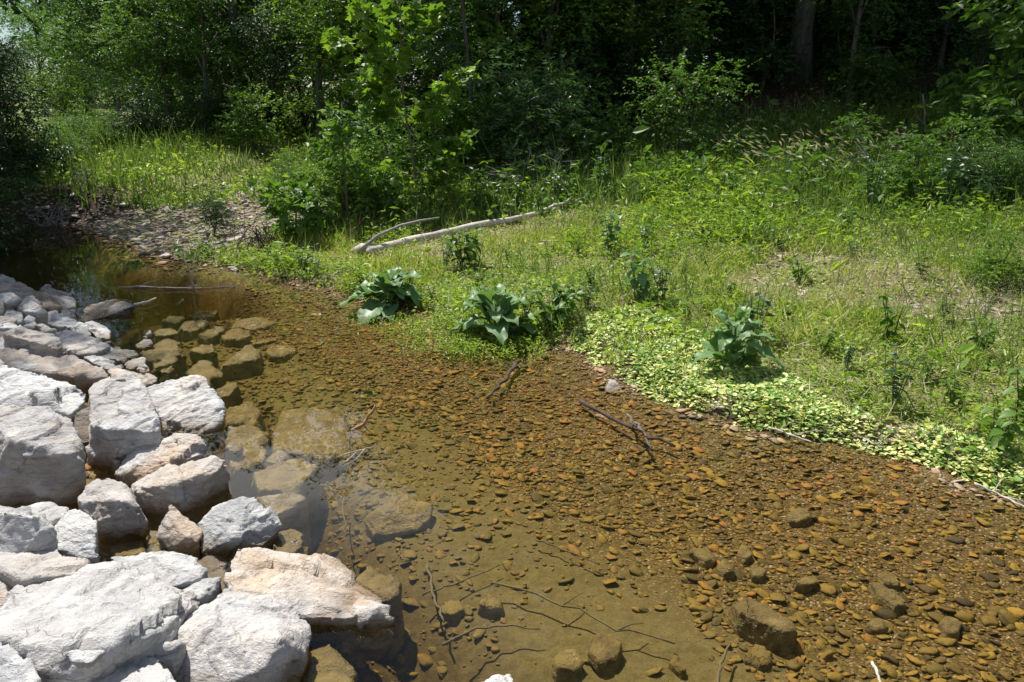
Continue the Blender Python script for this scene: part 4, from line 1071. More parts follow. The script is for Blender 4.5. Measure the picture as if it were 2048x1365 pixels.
# understorey of the wood
under = [(1000, 16.2, .72, 1), (1100, 15.6, .62, 1), (1180, 16.5, .75, 1), (1260, 16.2, .6, 0), (960, 18, .8, 2), (1340, 17.5, .55, 2), (1440, 18, .5, 2), (1690, 15.6, .5, 0), (1900, 19, .6, 2), (2060, 16, .6, 0), (760, 18.5, .6, 0), (880, 15.8, .55, 1)]
ULAB = ['glossy leafy small tree at the wood edge behind the grey shrub', 'light-catching small tree at the wood edge above the dead brush', 'tall leafy small tree at the wood edge with pale clusters',
        'small tree at the turn from lit to dark wood edge', 'dark small tree behind the feathery-leaved tree', 'dim small tree in the dark wood beside the brown trunk', 'dim low tree in the dark wood left of the grey trunk',
        'sparse small tree with hanging leaves just past the grey trunk', 'dim small tree deep in the dark wood', 'shaded small tree at the dark wood edge by the picture side', 'dark low tree between grove and wood', 'small tree behind the lobed-leaf sapling']
for (px, D_, s, k), lab in zip(under, ULAB):
    T(K_LOW[k], px, D_ + 1.6, lab, s=s * 1.08, name='small_tree')
K_ = lambda i: K_SHRUB[i]
shrubs = [(1372, 12.6, .95, 1, 'V-shaped light green shrub at the foot of the dark wood', 'leaf_mid'), (1060, 13.0, 1.05, 2, 'grey-green dense shrub behind the dead brush', None), (1120, 13.6, .9, 0, 'round shrub beside the grey-green one at the wood edge', None),
          (1230, 13.2, .6, 0, 'low shrub between dead brush and V-shaped shrub', None), (1835, 9.6, .5, 0, 'glossy dark green shrub at the wood edge', None), (1905, 9.8, .6, 0, 'taller glossy shrub with upright shoots at the wood edge', None),
          (1960, 9.2, .45, 2, 'grey-leaved shrub beside the upright-shooted one', None), (2035, 9.0, .45, 1, 'yellow-green shoot shrub at the picture side', 'leaf_mid'), (1690, 11.5, .55, 0, 'hanging-leaf shrub among the tall wild rye', None),
          (612, 12.2, .6, 1, 'bright leafy shrub where pool and bank meet', None), (575, 15.5, .38, 0, 'low shrub at the end of the gravel bar', None), (690, 12.6, .68, 1, 'bright bushy sapling base beside the far waterline', None), (415, 12.1, .36, 2, 'dark tangled shrub on the near end of the gravel bar', 'leaf_dark'),
          (770, 12.8, .7, 0, 'leafy shrub at the foot of the lobed-leaf sapling', None), (880, 13.2, .75, 0, 'leafy shrub right behind the pale log', None), (960, 13.6, .8, 1, 'shrub under the feathery-leaved tree', 'leaf_mid'),
          (160, 19, .55, 1, 'pale shrub on the meadow bank above the gravel bar', 'leaf_mid'), (230, 20, .5, 0, 'tall shrub on the meadow bank', None), (120, 17.5, .6, 1, 'shrub at the corner of the meadow bank and the dark bank', 'leaf_mid'), (300, 21, .8, 0, 'dark shrub under the leaning tree', 'leaf_dark'),
          (510, 20.5, .7, 0, 'leafy shrub beside the far channel', None), (440, 22, .9, 2, 'dark shrub at the foot of the grove', 'leaf_dark'), (5, 14.5, .9, 0, 'dark shrub hanging over the steep bank', 'leaf_dark'), (-70, 12, .9, 2, 'dark shrub near the head of the rock pile', 'leaf_dark'), (55, 16, .8, 0, 'dark shrub above the roots of the steep bank', 'leaf_dark'),
          (2050, 7.4, .30, 0, 'broad-leaved bush at the picture side in the tall grass', 'leaf_bright')]
for px, D_, s, k, lab, lm in shrubs:
    if px > 740 and D_ > 8.5: D_, s = D_ + 1.7, s * 1.15
    T(K_(k), px, D_, lab, 'shrub', s=s, name='shrub', parts=('stem', 'foliage'), lmat=lm)
T(K_BIGLEAF, 2030, 13, 'large-leaved hanging shrub high at the picture side', 'shrub', s=1.15, name='shrub', parts=('stem', 'foliage'), lmat='leaf_mid')
T(K_BIGLEAF, 2100, 12.5, 'large-leaved shrub cut by the picture side', 'shrub', s=1.0, name='shrub', parts=('stem', 'foliage'))
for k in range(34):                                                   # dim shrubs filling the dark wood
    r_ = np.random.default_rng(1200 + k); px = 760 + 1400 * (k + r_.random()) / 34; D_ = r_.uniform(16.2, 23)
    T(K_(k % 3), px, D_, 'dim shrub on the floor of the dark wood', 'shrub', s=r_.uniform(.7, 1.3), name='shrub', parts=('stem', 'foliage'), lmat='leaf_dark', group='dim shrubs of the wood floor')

# ------------------------------------------------------------------ saplings with lobed leaves
def sapling(name, label, base, trunk_pts, branches, leaf, size, lmat, r0, seed):
    rng = np.random.default_rng(seed)
    e = link(name, None, loc=base); base = np.array(base)
    tp = np.array(trunk_pts, float) - base
    g = Geo(); g.tube(tp, np.linspace(r0, r0 * .3, len(tp)), 7)
    link('trunk', g.mesh('trunk', M['twig'], True), e)
    for (s, t) in branches:
        s, t = np.array(s) - base, np.array(t) - base
        L = np.linalg.norm(t - s); k = np.linspace(0, 1, 6)[:, None]
        q = s + (t - s) * k - np.array([0, 0, .10 * L]) * np.sin(k * math.pi) + rng.normal(0, .012, (6, 3))
        g = Geo(); g.tube(q, np.linspace(r0 * .38, r0 * .08, 6), 5)
        b = link('branch', g.mesh('branch', M['twig'], True), e)
        g = Geo(); n = max(8, int(L * 17))
        tt = rng.uniform(.22, 1, n); o = np.stack([np.interp(tt, k[:, 0], q[:, j]) for j in range(3)], -1)
        d = nrmz(nrmz(t - s) * .7 + rng.normal(0, .6, (n, 3)))
        spray_leaves(rng, o, d, .22, 5, leaf, size, g, .3, .5)
        link('foliage', g.mesh('foliage', M[lmat]), b, kind='stuff')
    return tag(e, label, 'sapling')
SD = 13.4
tr_px = [(838, 405), (833, 367), (820, 277), (807, 209), (802, 97), (800, 0), (798, -110)]
tr = [at_d(a, b, SD) for a, b in tr_px]; tr[0][2] = h1(tr[0][0], SD) - .05
def tpt(py): return np.array([np.interp(py, [b for a, b in tr_px][::-1], [p[j] for p in tr][::-1]) for j in range(3)])
br_px = [(240, 715, 8), (75, 718, 5), (165, 665, 60), (185, 700, 155), (190, 945, 128), (222, 716, 190), (275, 940, 262), (290, 655, 250), (250, 880, 150), (150, 760, 100), (120, 860, 30), (330, 700, 300), (320, 930, 300), (200, 760, 165), (60, 840, -30), (30, 770, -20), (345, 900, 330), (230, 870, 205)]
r_ = np.random.default_rng(3)
brs = [(tpt(py + 25), at_d(a, b, SD + r_.uniform(-.7, .7))) for py, a, b in br_px]
sapling('sapling', 'lobed-leaf sapling with bright upswept branches standing before the dark wood', tr[0], tr, brs, LEAF_LOBED, .14, 'leaf_bright', .026, 4)
S2 = 12.0
tr2 = [at_d(a, b, S2) for a, b in ((697, 440), (692, 380), (686, 300), (684, 205))]; tr2[0][2] = h1(tr2[0][0], S2) - .05
brs = []
for k in range(15):
    py = 420 - k * 14; c = np.array([np.interp(py, (205, 300, 380, 440), [p[j] for p in tr2[::-1]]) for j in range(3)])
    a = r_.uniform(0, 6.28); L = .65 * (1 - k / 20)
    brs.append((c, c + np.array([math.cos(a) * L, math.sin(a) * L * .8, .3 * L])))
sapling('sapling', 'shorter broad-leaf sapling near the waterline beside the upswept one', tr2[0], tr2, brs, LEAF_OVAL, .12, 'leaf_mid', .022, 5)
S3 = 12.6
tr3 = [at_d(a, b, S3) for a, b in ((750, 430), (758, 370), (765, 330))]; tr3[0][2] = h1(tr3[0][0], S3) - .05
brs = []
for k in range(12):
    c = tr3[0] + (tr3[2] - tr3[0]) * (.25 + .06 * k); a = r_.uniform(0, 6.28); L = .55
    brs.append((c, c + np.array([math.cos(a) * L, math.sin(a) * L, .25])))
sapling('sapling', 'small bright sapling between the two taller ones', tr3[0], tr3, brs, LEAF_LOBED, .10, 'leaf_bright', .018, 6)
S4 = 11.3
tr4 = [at_d(a, b, S4) for a, b in ((590, 470), (592, 430), (598, 380))]; tr4[0][2] = h1(tr4[0][0], S4) - .05
brs = []
for k in range(12):
    c = tr4[0] + (tr4[2] - tr4[0]) * (.3 + .06 * k); a = r_.uniform(0, 6.28); L = .5
    brs.append((c, c + np.array([math.cos(a) * L, math.sin(a) * L, .2])))
sapling('sapling', 'low broad-leaf sapling at the bend of the pool', tr4[0], tr4, brs, LEAF_LOBED, .12, 'leaf_mid', .018, 7)

# feathery compound-leaved tree
def feather_tree():
    D0 = 16; x, y = xy_at(940, D0); zb = h1(x, y); e = link('feathery_leaf_tree', None, loc=(x, y, zb))
    rng = np.random.default_rng(8); g = Geo()
    g.tube(np.array([(0, 0, -.1), (.03, 0, 1.4), (-.08, 0, 2.8), (-.2, 0, 4.4)]), [.05, .042, .034, .02], 7)
    link('trunk', g.mesh('trunk', M['bark'], True), e)
    for z0, n in ((3.0, 9), (3.6, 10), (4.3, 10), (2.3, 6)):
        for k in range(n):
            a = rng.uniform(0, 6.28); L = rng.uniform(.7, 1.05); t = np.linspace(0, 1, 9)
            c = np.array([-.1 - .1 * (z0 - 3), 0, z0 + rng.uniform(-.25, .25)])
            q = c + np.stack([math.cos(a) * L * t, math.sin(a) * L * t, .45 * L * t - .6 * L * t ** 2.2], -1)
            g = Geo(); g.tube(q, np.linspace(.008, .002, 9), 4)
            m = 13; tt = np.linspace(.2, 1, m); o = np.stack([np.interp(tt, t, q[:, j]) for j in range(3)], -1)
            side = np.array([-math.sin(a), math.cos(a), 0])
            for s in (1, -1):
                g.leaves(LEAF_NARROW, o, np.tile(side * s + np.array([math.cos(a), math.sin(a), 0]) * .35 + np.array([0, 0, -.25]), (m, 1)) + rng.normal(0, .06, (m, 3)), np.tile([0, 0, 1.], (m, 1)) + rng.normal(0, .15, (m, 3)), .20, .26)
            link('frond', g.mesh('frond', M['leaf_blue']), e)
    tag(e, 'slender tree with long feathery compound leaves at the wood edge', 'tree')
feather_tree()
# ------------------------------------------------------------------ ground cover
MATP = [np.array([at_z(a, b, .06)[:2] for a, b in pl]) for pl in
        ([(1128, 668), (1180, 646), (1280, 640), (1350, 662), (1420, 700), (1530, 752), (1620, 790), (1710, 828), (1790, 858), (1880, 866), (1960, 893), (2070, 935), (2090, 1010), (2000, 986), (1930, 952), (1860, 925), (1780, 905), (1690, 880), (1560, 862), (1450, 835), (1380, 812), (1290, 782), (1230, 745), (1180, 712), (1140, 695)],)]
BLADE = _t([(0, .5, 0), (0, -.5, 0), (.5, .42, .05), (.5, -.42, .05), (1, 0, .24)], [(0, 1, 3, 2)], [(2, 3, 4)])
rg = np.random.default_rng(77)
def in_view(x, y, m=.70): return (np.abs(x) < m * (y * math.cos(PITCH) + .56)) & (y > 2)
def bank(n, xr=(-5, 10), yr=(4, 17), dmin=.04):
    x, y = rg.uniform(*xr, n), rg.uniform(*yr, n)
    m = ~inside(x, y, WPOLY) & in_view(x, y); x, y = x[m], y[m]
    dr = pdist(x, y, RE); m = (dr > dmin) & (dr < pdist(x, y, LE)) & (pdist(x, y, CH) > .8) & (dr < pdist(x, y, FE) + np.where(y > 11, .1, 1.0))
    return x[m], y[m]
def blades(g, x, y, hgt, wid, lean=.35, z=None, tmpl=BLADE):
    n = len(x); a = rg.uniform(0, 2 * np.pi, n)
    d = np.stack([np.cos(a) * lean * rg.random(n), np.sin(a) * lean * rg.random(n), np.ones(n)], -1)
    b = rg.uniform(0, 2 * np.pi, n); nr = np.stack([np.cos(b), np.sin(b), np.zeros(n)], -1)
    zz = (height(x, y) if z is None else z) - .01
    g.leaves(tmpl, np.stack([x, y, zz], -1), d, nr, hgt, wid)
def clumps(g, x, y, leaf, size, per, rad, hgt, up=.8):
    n = len(x); z0 = height(x, y)
    a = rg.uniform(0, 2 * np.pi, (n, per)); r = rg.random((n, per)) ** .6 * np.broadcast_to(rad, (n,))[:, None]
    z = rg.random((n, per)) * np.broadcast_to(hgt, (n,))[:, None] * (1 - .5 * (r / (np.broadcast_to(rad, (n,))[:, None] + 1e-6)))
    p = np.stack([x[:, None] + np.cos(a) * r, y[:, None] + np.sin(a) * r, z0[:, None] + z + .004], -1)
    d = np.stack([np.cos(a), np.sin(a), rg.normal(.15, .3, a.shape)], -1) + rg.normal(0, .3, p.shape)
    nr = rg.normal(0, .4, p.shape); nr[..., 2] += up
    s = np.broadcast_to(size, (n,))[:, None] * np.exp(rg.normal(0, .25, (n, per)))
    g.leaves(leaf, p.reshape(-1, 3), d.reshape(-1, 3), nr.reshape(-1, 3), s.ravel())

def on_mat(x, y): return inside(x, y, MATP[0])
def bare_here(x, y): return inside(x, y, BP) & (rg.random(len(x)) < .8)
LOGP = np.array([ground_at(a, b + 14)[:2] for a, b in ((700, 510), (742, 507), (830, 484), (930, 462), (1010, 447), (1075, 433), (1110, 424))])
def off_log(x, y, d=.45): return pdist(x, y, LOGP) > d
# short grass
g = Geo(); x, y = bank(300000)
den = .5 + .5 * fbm2(x, y, 1.1, 3, 41); m = (rg.random(len(x)) < .25 + .65 * den) & ~bare_here(x, y) & ~(on_mat(x, y) & (rg.random(len(x)) < .7)); x, y = x[m], y[m]
tall = smooth(-.1, .6, fbm2(x, y, .8, 3, 43)) + .5 * smooth(11, 13, y)
blades(g, x, y, (.045 + .09 * tall) * np.exp(rg.normal(0, .4, len(x))), .006 + .0006 * y, lean=1.3)
o = link('grass', g.mesh('grass', M['grass']), kind='stuff'); tag(o, 'short yellow-green grass on the gravelly bank', 'grass')
# small weeds
g = Geo(); x, y = bank(36000)
den = .5 + .5 * fbm2(x, y, .9, 3, 51); m = (rg.random(len(x)) < .2 + .75 * den) & ~bare_here(x, y) & ~(on_mat(x, y) & (rg.random(len(x)) < .8)); x, y = x[m], y[m]
sc = np.exp(rg.normal(0, .35, len(x)))
k = rg.random(len(x)) < .6
clumps(g, x[k], y[k], LEAF_RHOMB, .028 * sc[k], 9, .07 * sc[k], .07 * sc[k])
clumps(g, x[~k], y[~k], LEAF_OVAL, .034 * sc[~k], 7, .07 * sc[~k], .10 * sc[~k])
o = link('weeds', g.mesh('weeds', M['weed']), kind='stuff'); tag(o, 'low small-leaved weeds spread over the bank', 'weeds')
# taller patchy weeds, thicker towards the wood and round the log end
g = Geo(); x, y = bank(19000, yr=(4.6, 14)); e_ = y + .38 * np.maximum(x - .8, 0) + .35 * np.maximum(-x, 0)
m = rg.random(len(x)) < smooth(-.25, .5, fbm2(x, y, .75, 3, 111)) * (.30 + .7 * smooth(9.0, 12, e_)) * np.where(inside(x, y, BP), .1, 1); m = m & off_log(x, y, .55); x, y, e_ = x[m], y[m], e_[m]
sc = np.exp(rg.normal(0, .3, len(x))); hh = (.13 + .24 * smooth(8.5, 12.5, e_)) * sc
k = rg.random(len(x)) < .5
clumps(g, x[k], y[k], LEAF_OVAL, .05 * sc[k], 12, .09 * sc[k], hh[k], up=.6)
clumps(g, x[~k], y[~k], LEAF_NARROW, .075 * sc[~k], 13, .07 * sc[~k], hh[~k] * 1.2, up=.45)
o = link('bank_weeds', g.mesh('bank_weeds', M['weed']), kind='stuff'); tag(o, 'taller uneven weeds standing in patches over the bank', 'weeds')
# low creeping weeds close to the water
g = Geo(); x, y = bank(60000, yr=(4, 9)); m = (rg.random(len(x)) < .75) & ~(inside(x, y, BP) & (rg.random(len(x)) < .85)) & ~on_mat(x, y); x, y = x[m], y[m]
sc = np.exp(rg.normal(0, .3, len(x))); clumps(g, x, y, LEAF_RHOMB, .019 * sc, 6, .06 * sc, .035 * sc)
o = link('ground_weeds', g.mesh('ground_weeds', M['weed']), kind='stuff'); tag(o, 'tiny flat weeds carpeting the near bank', 'weeds')
# dead straw lying about
g = Geo(); x, y = bank(90000, yr=(4, 12.5)); m = rg.random(len(x)) < .35 + .5 * smooth(-.2, .5, fbm2(x, y, 1.0, 2, 103)); x, y = x[m], y[m]; n = len(x)
a = rg.uniform(0, 2 * np.pi, n); p = np.stack([x, y, height(x, y) + rg.uniform(.004, .05, n)], -1)
g.leaves(BLADE, p, np.stack([np.cos(a), np.sin(a), rg.normal(.05, .22, n)], -1), rg.normal(0, .5, p.shape) + [0, 0, 1], .09 * np.exp(rg.normal(0, .5, n)), .0045 + .0003 * y)
o = link('dead_straw', g.mesh('dead_straw', M['seed']), kind='stuff'); tag(o, 'dry straw and dead stems lying among the bank grass', 'straw')
# tall grass: picture side, belt before the wood
g = Geo(); gs = Geo(); x, y = bank(90000)
belt = smooth(11.2, 12.8, y + .38 * np.maximum(x - .8, 0) + .25 * np.maximum(-x, 0)) * (1 - smooth(15.5, 17, y)); side = smooth(2.4, 3.6, x - .12 * (y - 5)) * .55
side = side * (.4 + .6 * smooth(-.2, .4, fbm2(x, y, 1.3, 2, 63)))
rough = .42 * smooth(-.1, .5, fbm2(x, y, .9, 3, 67)) * smooth(5.2, 7, y)
m = (rg.random(len(x)) < np.maximum(np.maximum(belt * .75, side), rough)) & off_log(x, y, .5) & ~(inside(x, y, BP) & (rg.random(len(x)) < .8)); x, y = x[m], y[m]
hh = (.25 + .20 * smooth(11.5, 13.5, y + .38 * np.maximum(x - .8, 0)) + .06 * fbm2(x, y, 1.5, 2, 61)) * np.exp(rg.normal(0, .3, len(x)))
blades(g, x, y, hh, .007 + .0005 * y, lean=.8)
o = link('tall_grass', g.mesh('tall_grass', M['tall_grass']), kind='stuff'); tag(o, 'taller dark grass in the belt before the dark wood', 'grass')
# leafy herb layer of the belt
g = Geo(); x, y = bank(7000); belt = smooth(11.4, 13, y + .38 * np.maximum(x - .8, 0) + .25 * np.maximum(-x, 0) + .5 * fbm2(x, y, .7, 2, 71))
m = rg.random(len(x)) < belt * .9; x, y = x[m], y[m]; sc = np.exp(rg.normal(0, .3, len(x)))
clumps(g, x, y, LEAF_OVAL, .075 * sc, 12, .16 * sc, (.28 + .22 * smooth(12, 14, y + .38 * np.maximum(x - .8, 0))) * sc, up=.7)
o = link('herb_layer', g.mesh('herb_layer', M['leaf_mid']), kind='stuff'); tag(o, 'dense leafy herb layer at the foot of the wood', 'undergrowth')
# seed heads
g = Geo(); gst = Geo()
x, y = bank(16000, xr=(1.5, 6), yr=(4, 8)); m = rg.random(len(x)) < .5 * smooth(2.2, 3.4, x - .1 * (y - 5)) * smooth(-.3, .4, fbm2(x, y, 1.4, 2, 63)); x, y = x[m], y[m]
for _ in range(4):
    dx, dy = rg.normal(0, .03, len(x)), rg.normal(0, .03, len(x))
    p = np.stack([x + dx, y + dy, height(x, y) + rg.uniform(.14, .34, len(x))], -1)
    g.leaves(LEAF_RHOMB, p, rg.normal(0, 1, p.shape), rg.normal(0, 1, p.shape), .011)
x, y = bank(1500, xr=(3, 9), yr=(9, 14)); m = (rg.random(len(x)) < smooth(10.6, 11.6, y) * .45) & (x < .62 * y - .3); x, y = x[m], y[m]
hh = rg.uniform(.6, .95, len(x)); a = rg.normal(.3, .5, len(x)); z0 = height(x, y)
top = np.stack([x + .25 * np.cos(a) * hh, y + .25 * np.sin(a) * hh, z0 + hh], -1)
g.leaves(LEAF_NARROW, top, np.stack([np.cos(a), np.sin(a) * .4, -.35 + 0 * a], -1) + rg.normal(0, .2, top.shape), rg.normal(0, .5, top.shape) + [0, 0, 1], .12, .14)
gst.leaves(BLADE, np.stack([x, y, z0], -1), top - np.stack([x, y, z0], -1), rg.normal(0, 1, top.shape) * [1, 1, 0], hh * 1.02, .006)
o = link('seed_heads', g.mesh('seed_heads', M['seed']), kind='stuff'); tag(o, 'straw-coloured nodding grass seed heads before the wood and by the water', 'seed heads')
o = link('seed_stalks', gst.mesh('seed_stalks', M['tall_grass']), kind='stuff'); tag(o, 'thin stalks carrying the nodding seed heads', 'grass')
# dry standing stalks over the open bank
g = Geo(); x, y = bank(9000, yr=(4.4, 12)); m = (rg.random(len(x)) < .35 * smooth(-.1, .5, fbm2(x, y, 1.1, 3, 121)) + .05) & off_log(x, y, .4) & ~on_mat(x, y); x, y = x[m], y[m]
blades(g, x, y, .26 * np.exp(rg.normal(0, .35, len(x))), .0055 + .0003 * y, lean=.7)
o = link('dry_stalks', g.mesh('dry_stalks', M['seed']), kind='stuff'); tag(o, 'dry straw-coloured stalks standing among the bank weeds', 'dry stalks')
# meadow and far bank
g = Geo(); n = 70000; x, y = rg.uniform(-16, -.5, n), rg.uniform(14.5, 34, n)
m = (height(x, y) > .22) & in_view(x, y); x, y = x[m], y[m]
m = rg.random(len(x)) < .35 + .5 * fbm2(x, y, .6, 2, 81) + .3; x, y = x[m], y[m]
blades(g, x, y, .30 * np.exp(rg.normal(0, .4, len(x))) * (.6 + .6 * smooth(-.4, .6, fbm2(x, y, .5, 2, 83))), .028, lean=.6)
o = link('meadow_grass', g.mesh('meadow_grass', M['tall_grass']), kind='stuff'); tag(o, 'sunlit meadow grass on the bank beyond the gravel bar', 'grass')
g = Geo(); n = 5000; x, y = rg.uniform(-16, -.5, n), rg.uniform(14, 30, n)
m = (height(x, y) > .18) & in_view(x, y) & (rg.random(n) < .55); x, y = x[m], y[m]; sc = np.exp(rg.normal(0, .3, len(x)))
clumps(g, x, y, LEAF_RHOMB, .065 * sc, 14, .25 * sc, .32 * sc)
o = link('meadow_weeds', g.mesh('meadow_weeds', M['weed']), kind='stuff'); tag(o, 'leafy weeds among the meadow grass beyond the gravel bar', 'weeds')
# wood floor litter
g = Geo(); n = 16000; x, y = rg.uniform(-1, 16, n), rg.uniform(13.5, 26, n); m = in_view(x, y); x, y = x[m], y[m]
clumps(g, x, y, LEAF_RHOMB, .09, 2, .2, .04, up=1.2)
o = link('leaf_litter', g.mesh('leaf_litter', M['litter']), kind='stuff'); tag(o, 'brown leaf litter on the wood slope', 'leaf litter')

# creeping plants at the water edge
g = Geo()
for pl, n in zip(MATP, (72000,)):
    lo, hi = pl.min(0), pl.max(0); x, y = rg.uniform(lo[0], hi[0], n), rg.uniform(lo[1], hi[1], n)
    pin = inside(x, y, pl); x, y = x[pin], y[pin]
    e = pdist(x, y, np.concatenate([pl, pl[:1]]))
    dome = smooth(0, .22, e) * (.02 + .04 * smooth(-.5, .6, fbm2(x, y, 3.0, 3, 91)))
    m = rg.random(len(x)) < smooth(0, .14, e + .06 * fbm2(x, y, 5, 2, 93)) * (.35 + .65 * smooth(-.5, .1, fbm2(x, y, 2.2, 3, 95))) ; x, y, dome = x[m], y[m], dome[m]
    z = np.maximum(height(x, y), .0) + dome * (1 - .5 * rg.random(len(x)) ** 2) + .008
    p = np.stack([x, y, z], -1); nr = rg.normal(0, .35, p.shape); nr[:, 2] += 1
    g.leaves(LEAF_ROUND, p, rg.normal(0, 1, p.shape) * [1, 1, .2], nr, .023 * np.exp(rg.normal(0, .32, len(x))))
o = link('creeping_plants', g.mesh('creeping_plants', M['mat_leaf']), kind='stuff'); tag(o, 'yellow-green creeping plants with round leaves matting the water edge', 'ground cover')
# feathery weed growing out into the water between the docks, and green fringe along the waterline
g = Geo()
for cx, cy, rr, n in ((880, 655, .34, 300), (930, 690, .26, 240), (1080, 680, .22, 160), (1010, 700, .25, 160)):
    c = at_z(cx, cy, .02); x, y = c[0] + rg.normal(0, rr, n), c[1] + rg.normal(0, rr * .6, n)
    for _ in range(5):
        p = np.stack([x + rg.normal(0, .03, n), y + rg.normal(0, .03, n), np.maximum(height(x, y), 0) + rg.uniform(.0, .09, n)], -1)
        g.leaves(LEAF_NARROW, p, rg.normal(0, 1, p.shape) * [1, 1, .6], rg.normal(0, .5, p.shape) + [0, 0, 1], .035, .06)
o = link('water_weed', g.mesh('water_weed', M['weed']), kind='stuff'); tag(o, 'fine feathery weed growing out into the shallows by the dock plants', 'water weed')
g = Geo(); x, y = bank(60000, dmin=.0); d_ = pdist(x, y, RE); m = (d_ < .9) & (rg.random(len(x)) < .8 * (1 - smooth(.2, .9, d_))) & (fbm2(x, y, 1.2, 2, 97) > -.25) & ~(on_mat(x, y) & (rg.random(len(x)) < .85)); x, y = x[m], y[m]
sc = np.exp(rg.normal(0, .3, len(x))); clumps(g, x, y, LEAF_RHOMB, .03 * sc, 14, .08 * sc, .16 * sc)
o = link('bank_fringe', g.mesh('bank_fringe', M['weed']), kind='stuff'); tag(o, 'low green fringe of weeds along the waterline', 'weeds')

# ------------------------------------------------------------------ dock plants and herbs with leaves one can pick apart
def dock_leaf(kind, seed):
    rng = np.random.default_rng(seed); n, w = 10, 5
    t = np.linspace(0, 1, n); wd = .19 * np.sin(np.pi * np.clip(t, .02, 1) ** .75) ** .8 * (t > .12) + .012
    x, z = ((.80 * t, .75 * t - .80 * t ** 2), (.62 * t, .95 * t - .62 * t ** 2.2), (.92 * t, .35 * t - .42 * t ** 2))[kind]
    V = []
    for i in range(n):
        for j in range(w):
            s = (j / (w - 1) - .5) * 2
            V.append((x[i] - abs(s) * .02, s * wd[i] * (1 + .12 * math.sin(i * 2.4 + seed)), z[i] + .25 * wd[i] * abs(s) + abs(s) ** 2 * .05 * math.sin(i * 1.9 + s * 2 + seed)))
    F = [(i * w + j, (i + 1) * w + j, (i + 1) * w + j + 1, i * w + j + 1) for i in range(n - 1) for j in range(w - 1)]
    return build_mesh('leaf', np.array(V), np.array(F), M['dock_leaf'], True)
DOCK = [dock_leaf(k, 10 + k) for k in range(3)] + [dock_leaf(0, 20), dock_leaf(1, 21)]
def dock(px, py, label, n, L, stalk, seed, z=None):
    p = ground_at(px, py); rng = np.random.default_rng(seed)
    e = link('dock_plant', None, loc=(p[0], p[1], max(p[2], 0)))
    for k in range(n):
        a = k * 2.4 + rng.normal(0, .3); f = k / n
        o = link('leaf', DOCK[(k * 3 + seed) % 5] if f < .75 else DOCK[1], e, loc=(math.cos(a) * .03, math.sin(a) * .03, .01 + f * stalk * .75))
        s = L * (1 - .55 * f) * rng.uniform(.8, 1.15); o.scale = (s, s * 1.1, s); o.rotation_euler = (rng.normal(0, .12), rng.normal(.0, .16), a)
    g = Geo(); g.tube([(0, 0, -.05), (.01, 0, stalk * .5), (0, .01, stalk)], [.012, .009, .004], 6)
    st = link('stem', g.mesh('stem', M['stem'], True), e)
    if stalk > .3:
        g = Geo(); q = np.stack([rng.normal(0, .012, 160), rng.normal(0, .012, 160), stalk * rng.uniform(.72, 1.12, 160)], -1)
        g.leaves(LEAF_RHOMB, q, rng.normal(0, 1, q.shape) + [0, 0, 1], rng.normal(0, 1, q.shape), .022)
        link('flower_spike', g.mesh('flower_spike', M['weed']), st, kind='stuff')
    tag(e, label, 'plant', 'dock plants at the water edge')
dock(775, 618, 'wide dark dock plant with drooping wavy leaves touching the water', 30, .60, .36, 1)
dock(990, 672, 'dock plant with pale shining leaves standing at the waterline', 26, .54, .46, 2)
dock(1462, 742, 'upright dock plant with a flower spike rising from the creeping plants', 26, .42, .55, 3)

def oval_leaf_mesh(name, mat, fold=.10):
    V, n = [], 7
    for i in range(n):
        t = i / (n - 1); w = .30 * math.sin(math.pi * t ** .8) + .004
        for s in (-1, 0, 1): V.append((t, s * w, fold * abs(s) * w * 3 - .28 * t * t))
    F = [(i * 3 + j, (i + 1) * 3 + j, (i + 1) * 3 + j + 1, i * 3 + j + 1) for i in range(n - 1) for j in range(2)]
    return build_mesh(name, np.array(V), np.array(F), mat, True)
HL = oval_leaf_mesh('leaf', M['leaf_mid']); HLD = oval_leaf_mesh('leaf', M['dock_leaf']); HLB = oval_leaf_mesh('leaf', M['weed'])
def herb(px, py, label, stems, hgt, L, pairs, lm, seed, spread=.12, D_=None):
    p = ground_at(px, py); rng = np.random.default_rng(seed)
    e = link('herb', None, loc=p)
    for s in range(stems):
        a = rng.uniform(0, 6.28); top = np.array([math.cos(a) * spread, math.sin(a) * spread, hgt * rng.uniform(.75, 1.1)])
        q = np.array([top * np.array([.25, .25, 0]), top * .55, top]) + np.array([[0, 0, -.03], [0, 0, 0], [0, 0, 0]])
        g = Geo(); g.tube(q, [.006, .005, .003], 5); st = link('stem', g.mesh('stem', M['stem'], True), e)
        for k in range(pairs):
            f = .30 + .70 * k / max(pairs - 1, 1); c = np.array([np.interp(f, (0, .55, 1), q[:, j]) for j in range(3)])
            for sd in (0, math.pi):
                b = k * 1.57 + sd + rng.normal(0, .25) + a
                o = link('leaf', lm, st, loc=c); z_ = L * (1.05 - .5 * abs(f - .55)) * rng.uniform(.8, 1.2)
                o.scale = (z_, z_, z_); o.rotation_euler = (rng.normal(0, .2), rng.normal(.15, .3), b)
    return tag(e, label, 'plant')
herb(930, 538, 'bushy dark green leafy herb in front of the pale log', 9, .42, .13, 5, HL, 1, .16)
herb(1222, 520, 'tall thin-stemmed herb with drooping dark leaves on the open bank', 3, .62, .13, 7, HLD, 2, .10)
herb(1275, 600, 'twin-stemmed herb with large hanging leaves above the creeping plants', 3, .45, .14, 5, HLD, 3, .09)
herb(1110, 660, 'leafy bright herb clump beside the shining dock plant', 9, .34, .10, 5, HL, 4, .18)
herb(1125, 640, 'second leafy herb behind the bright clump', 6, .36, .09, 5, HL, 14, .15)
herb(1985, 905, 'broad-leaved herb low at the picture side above the water', 3, .26, .10, 4, HL, 5, .10)
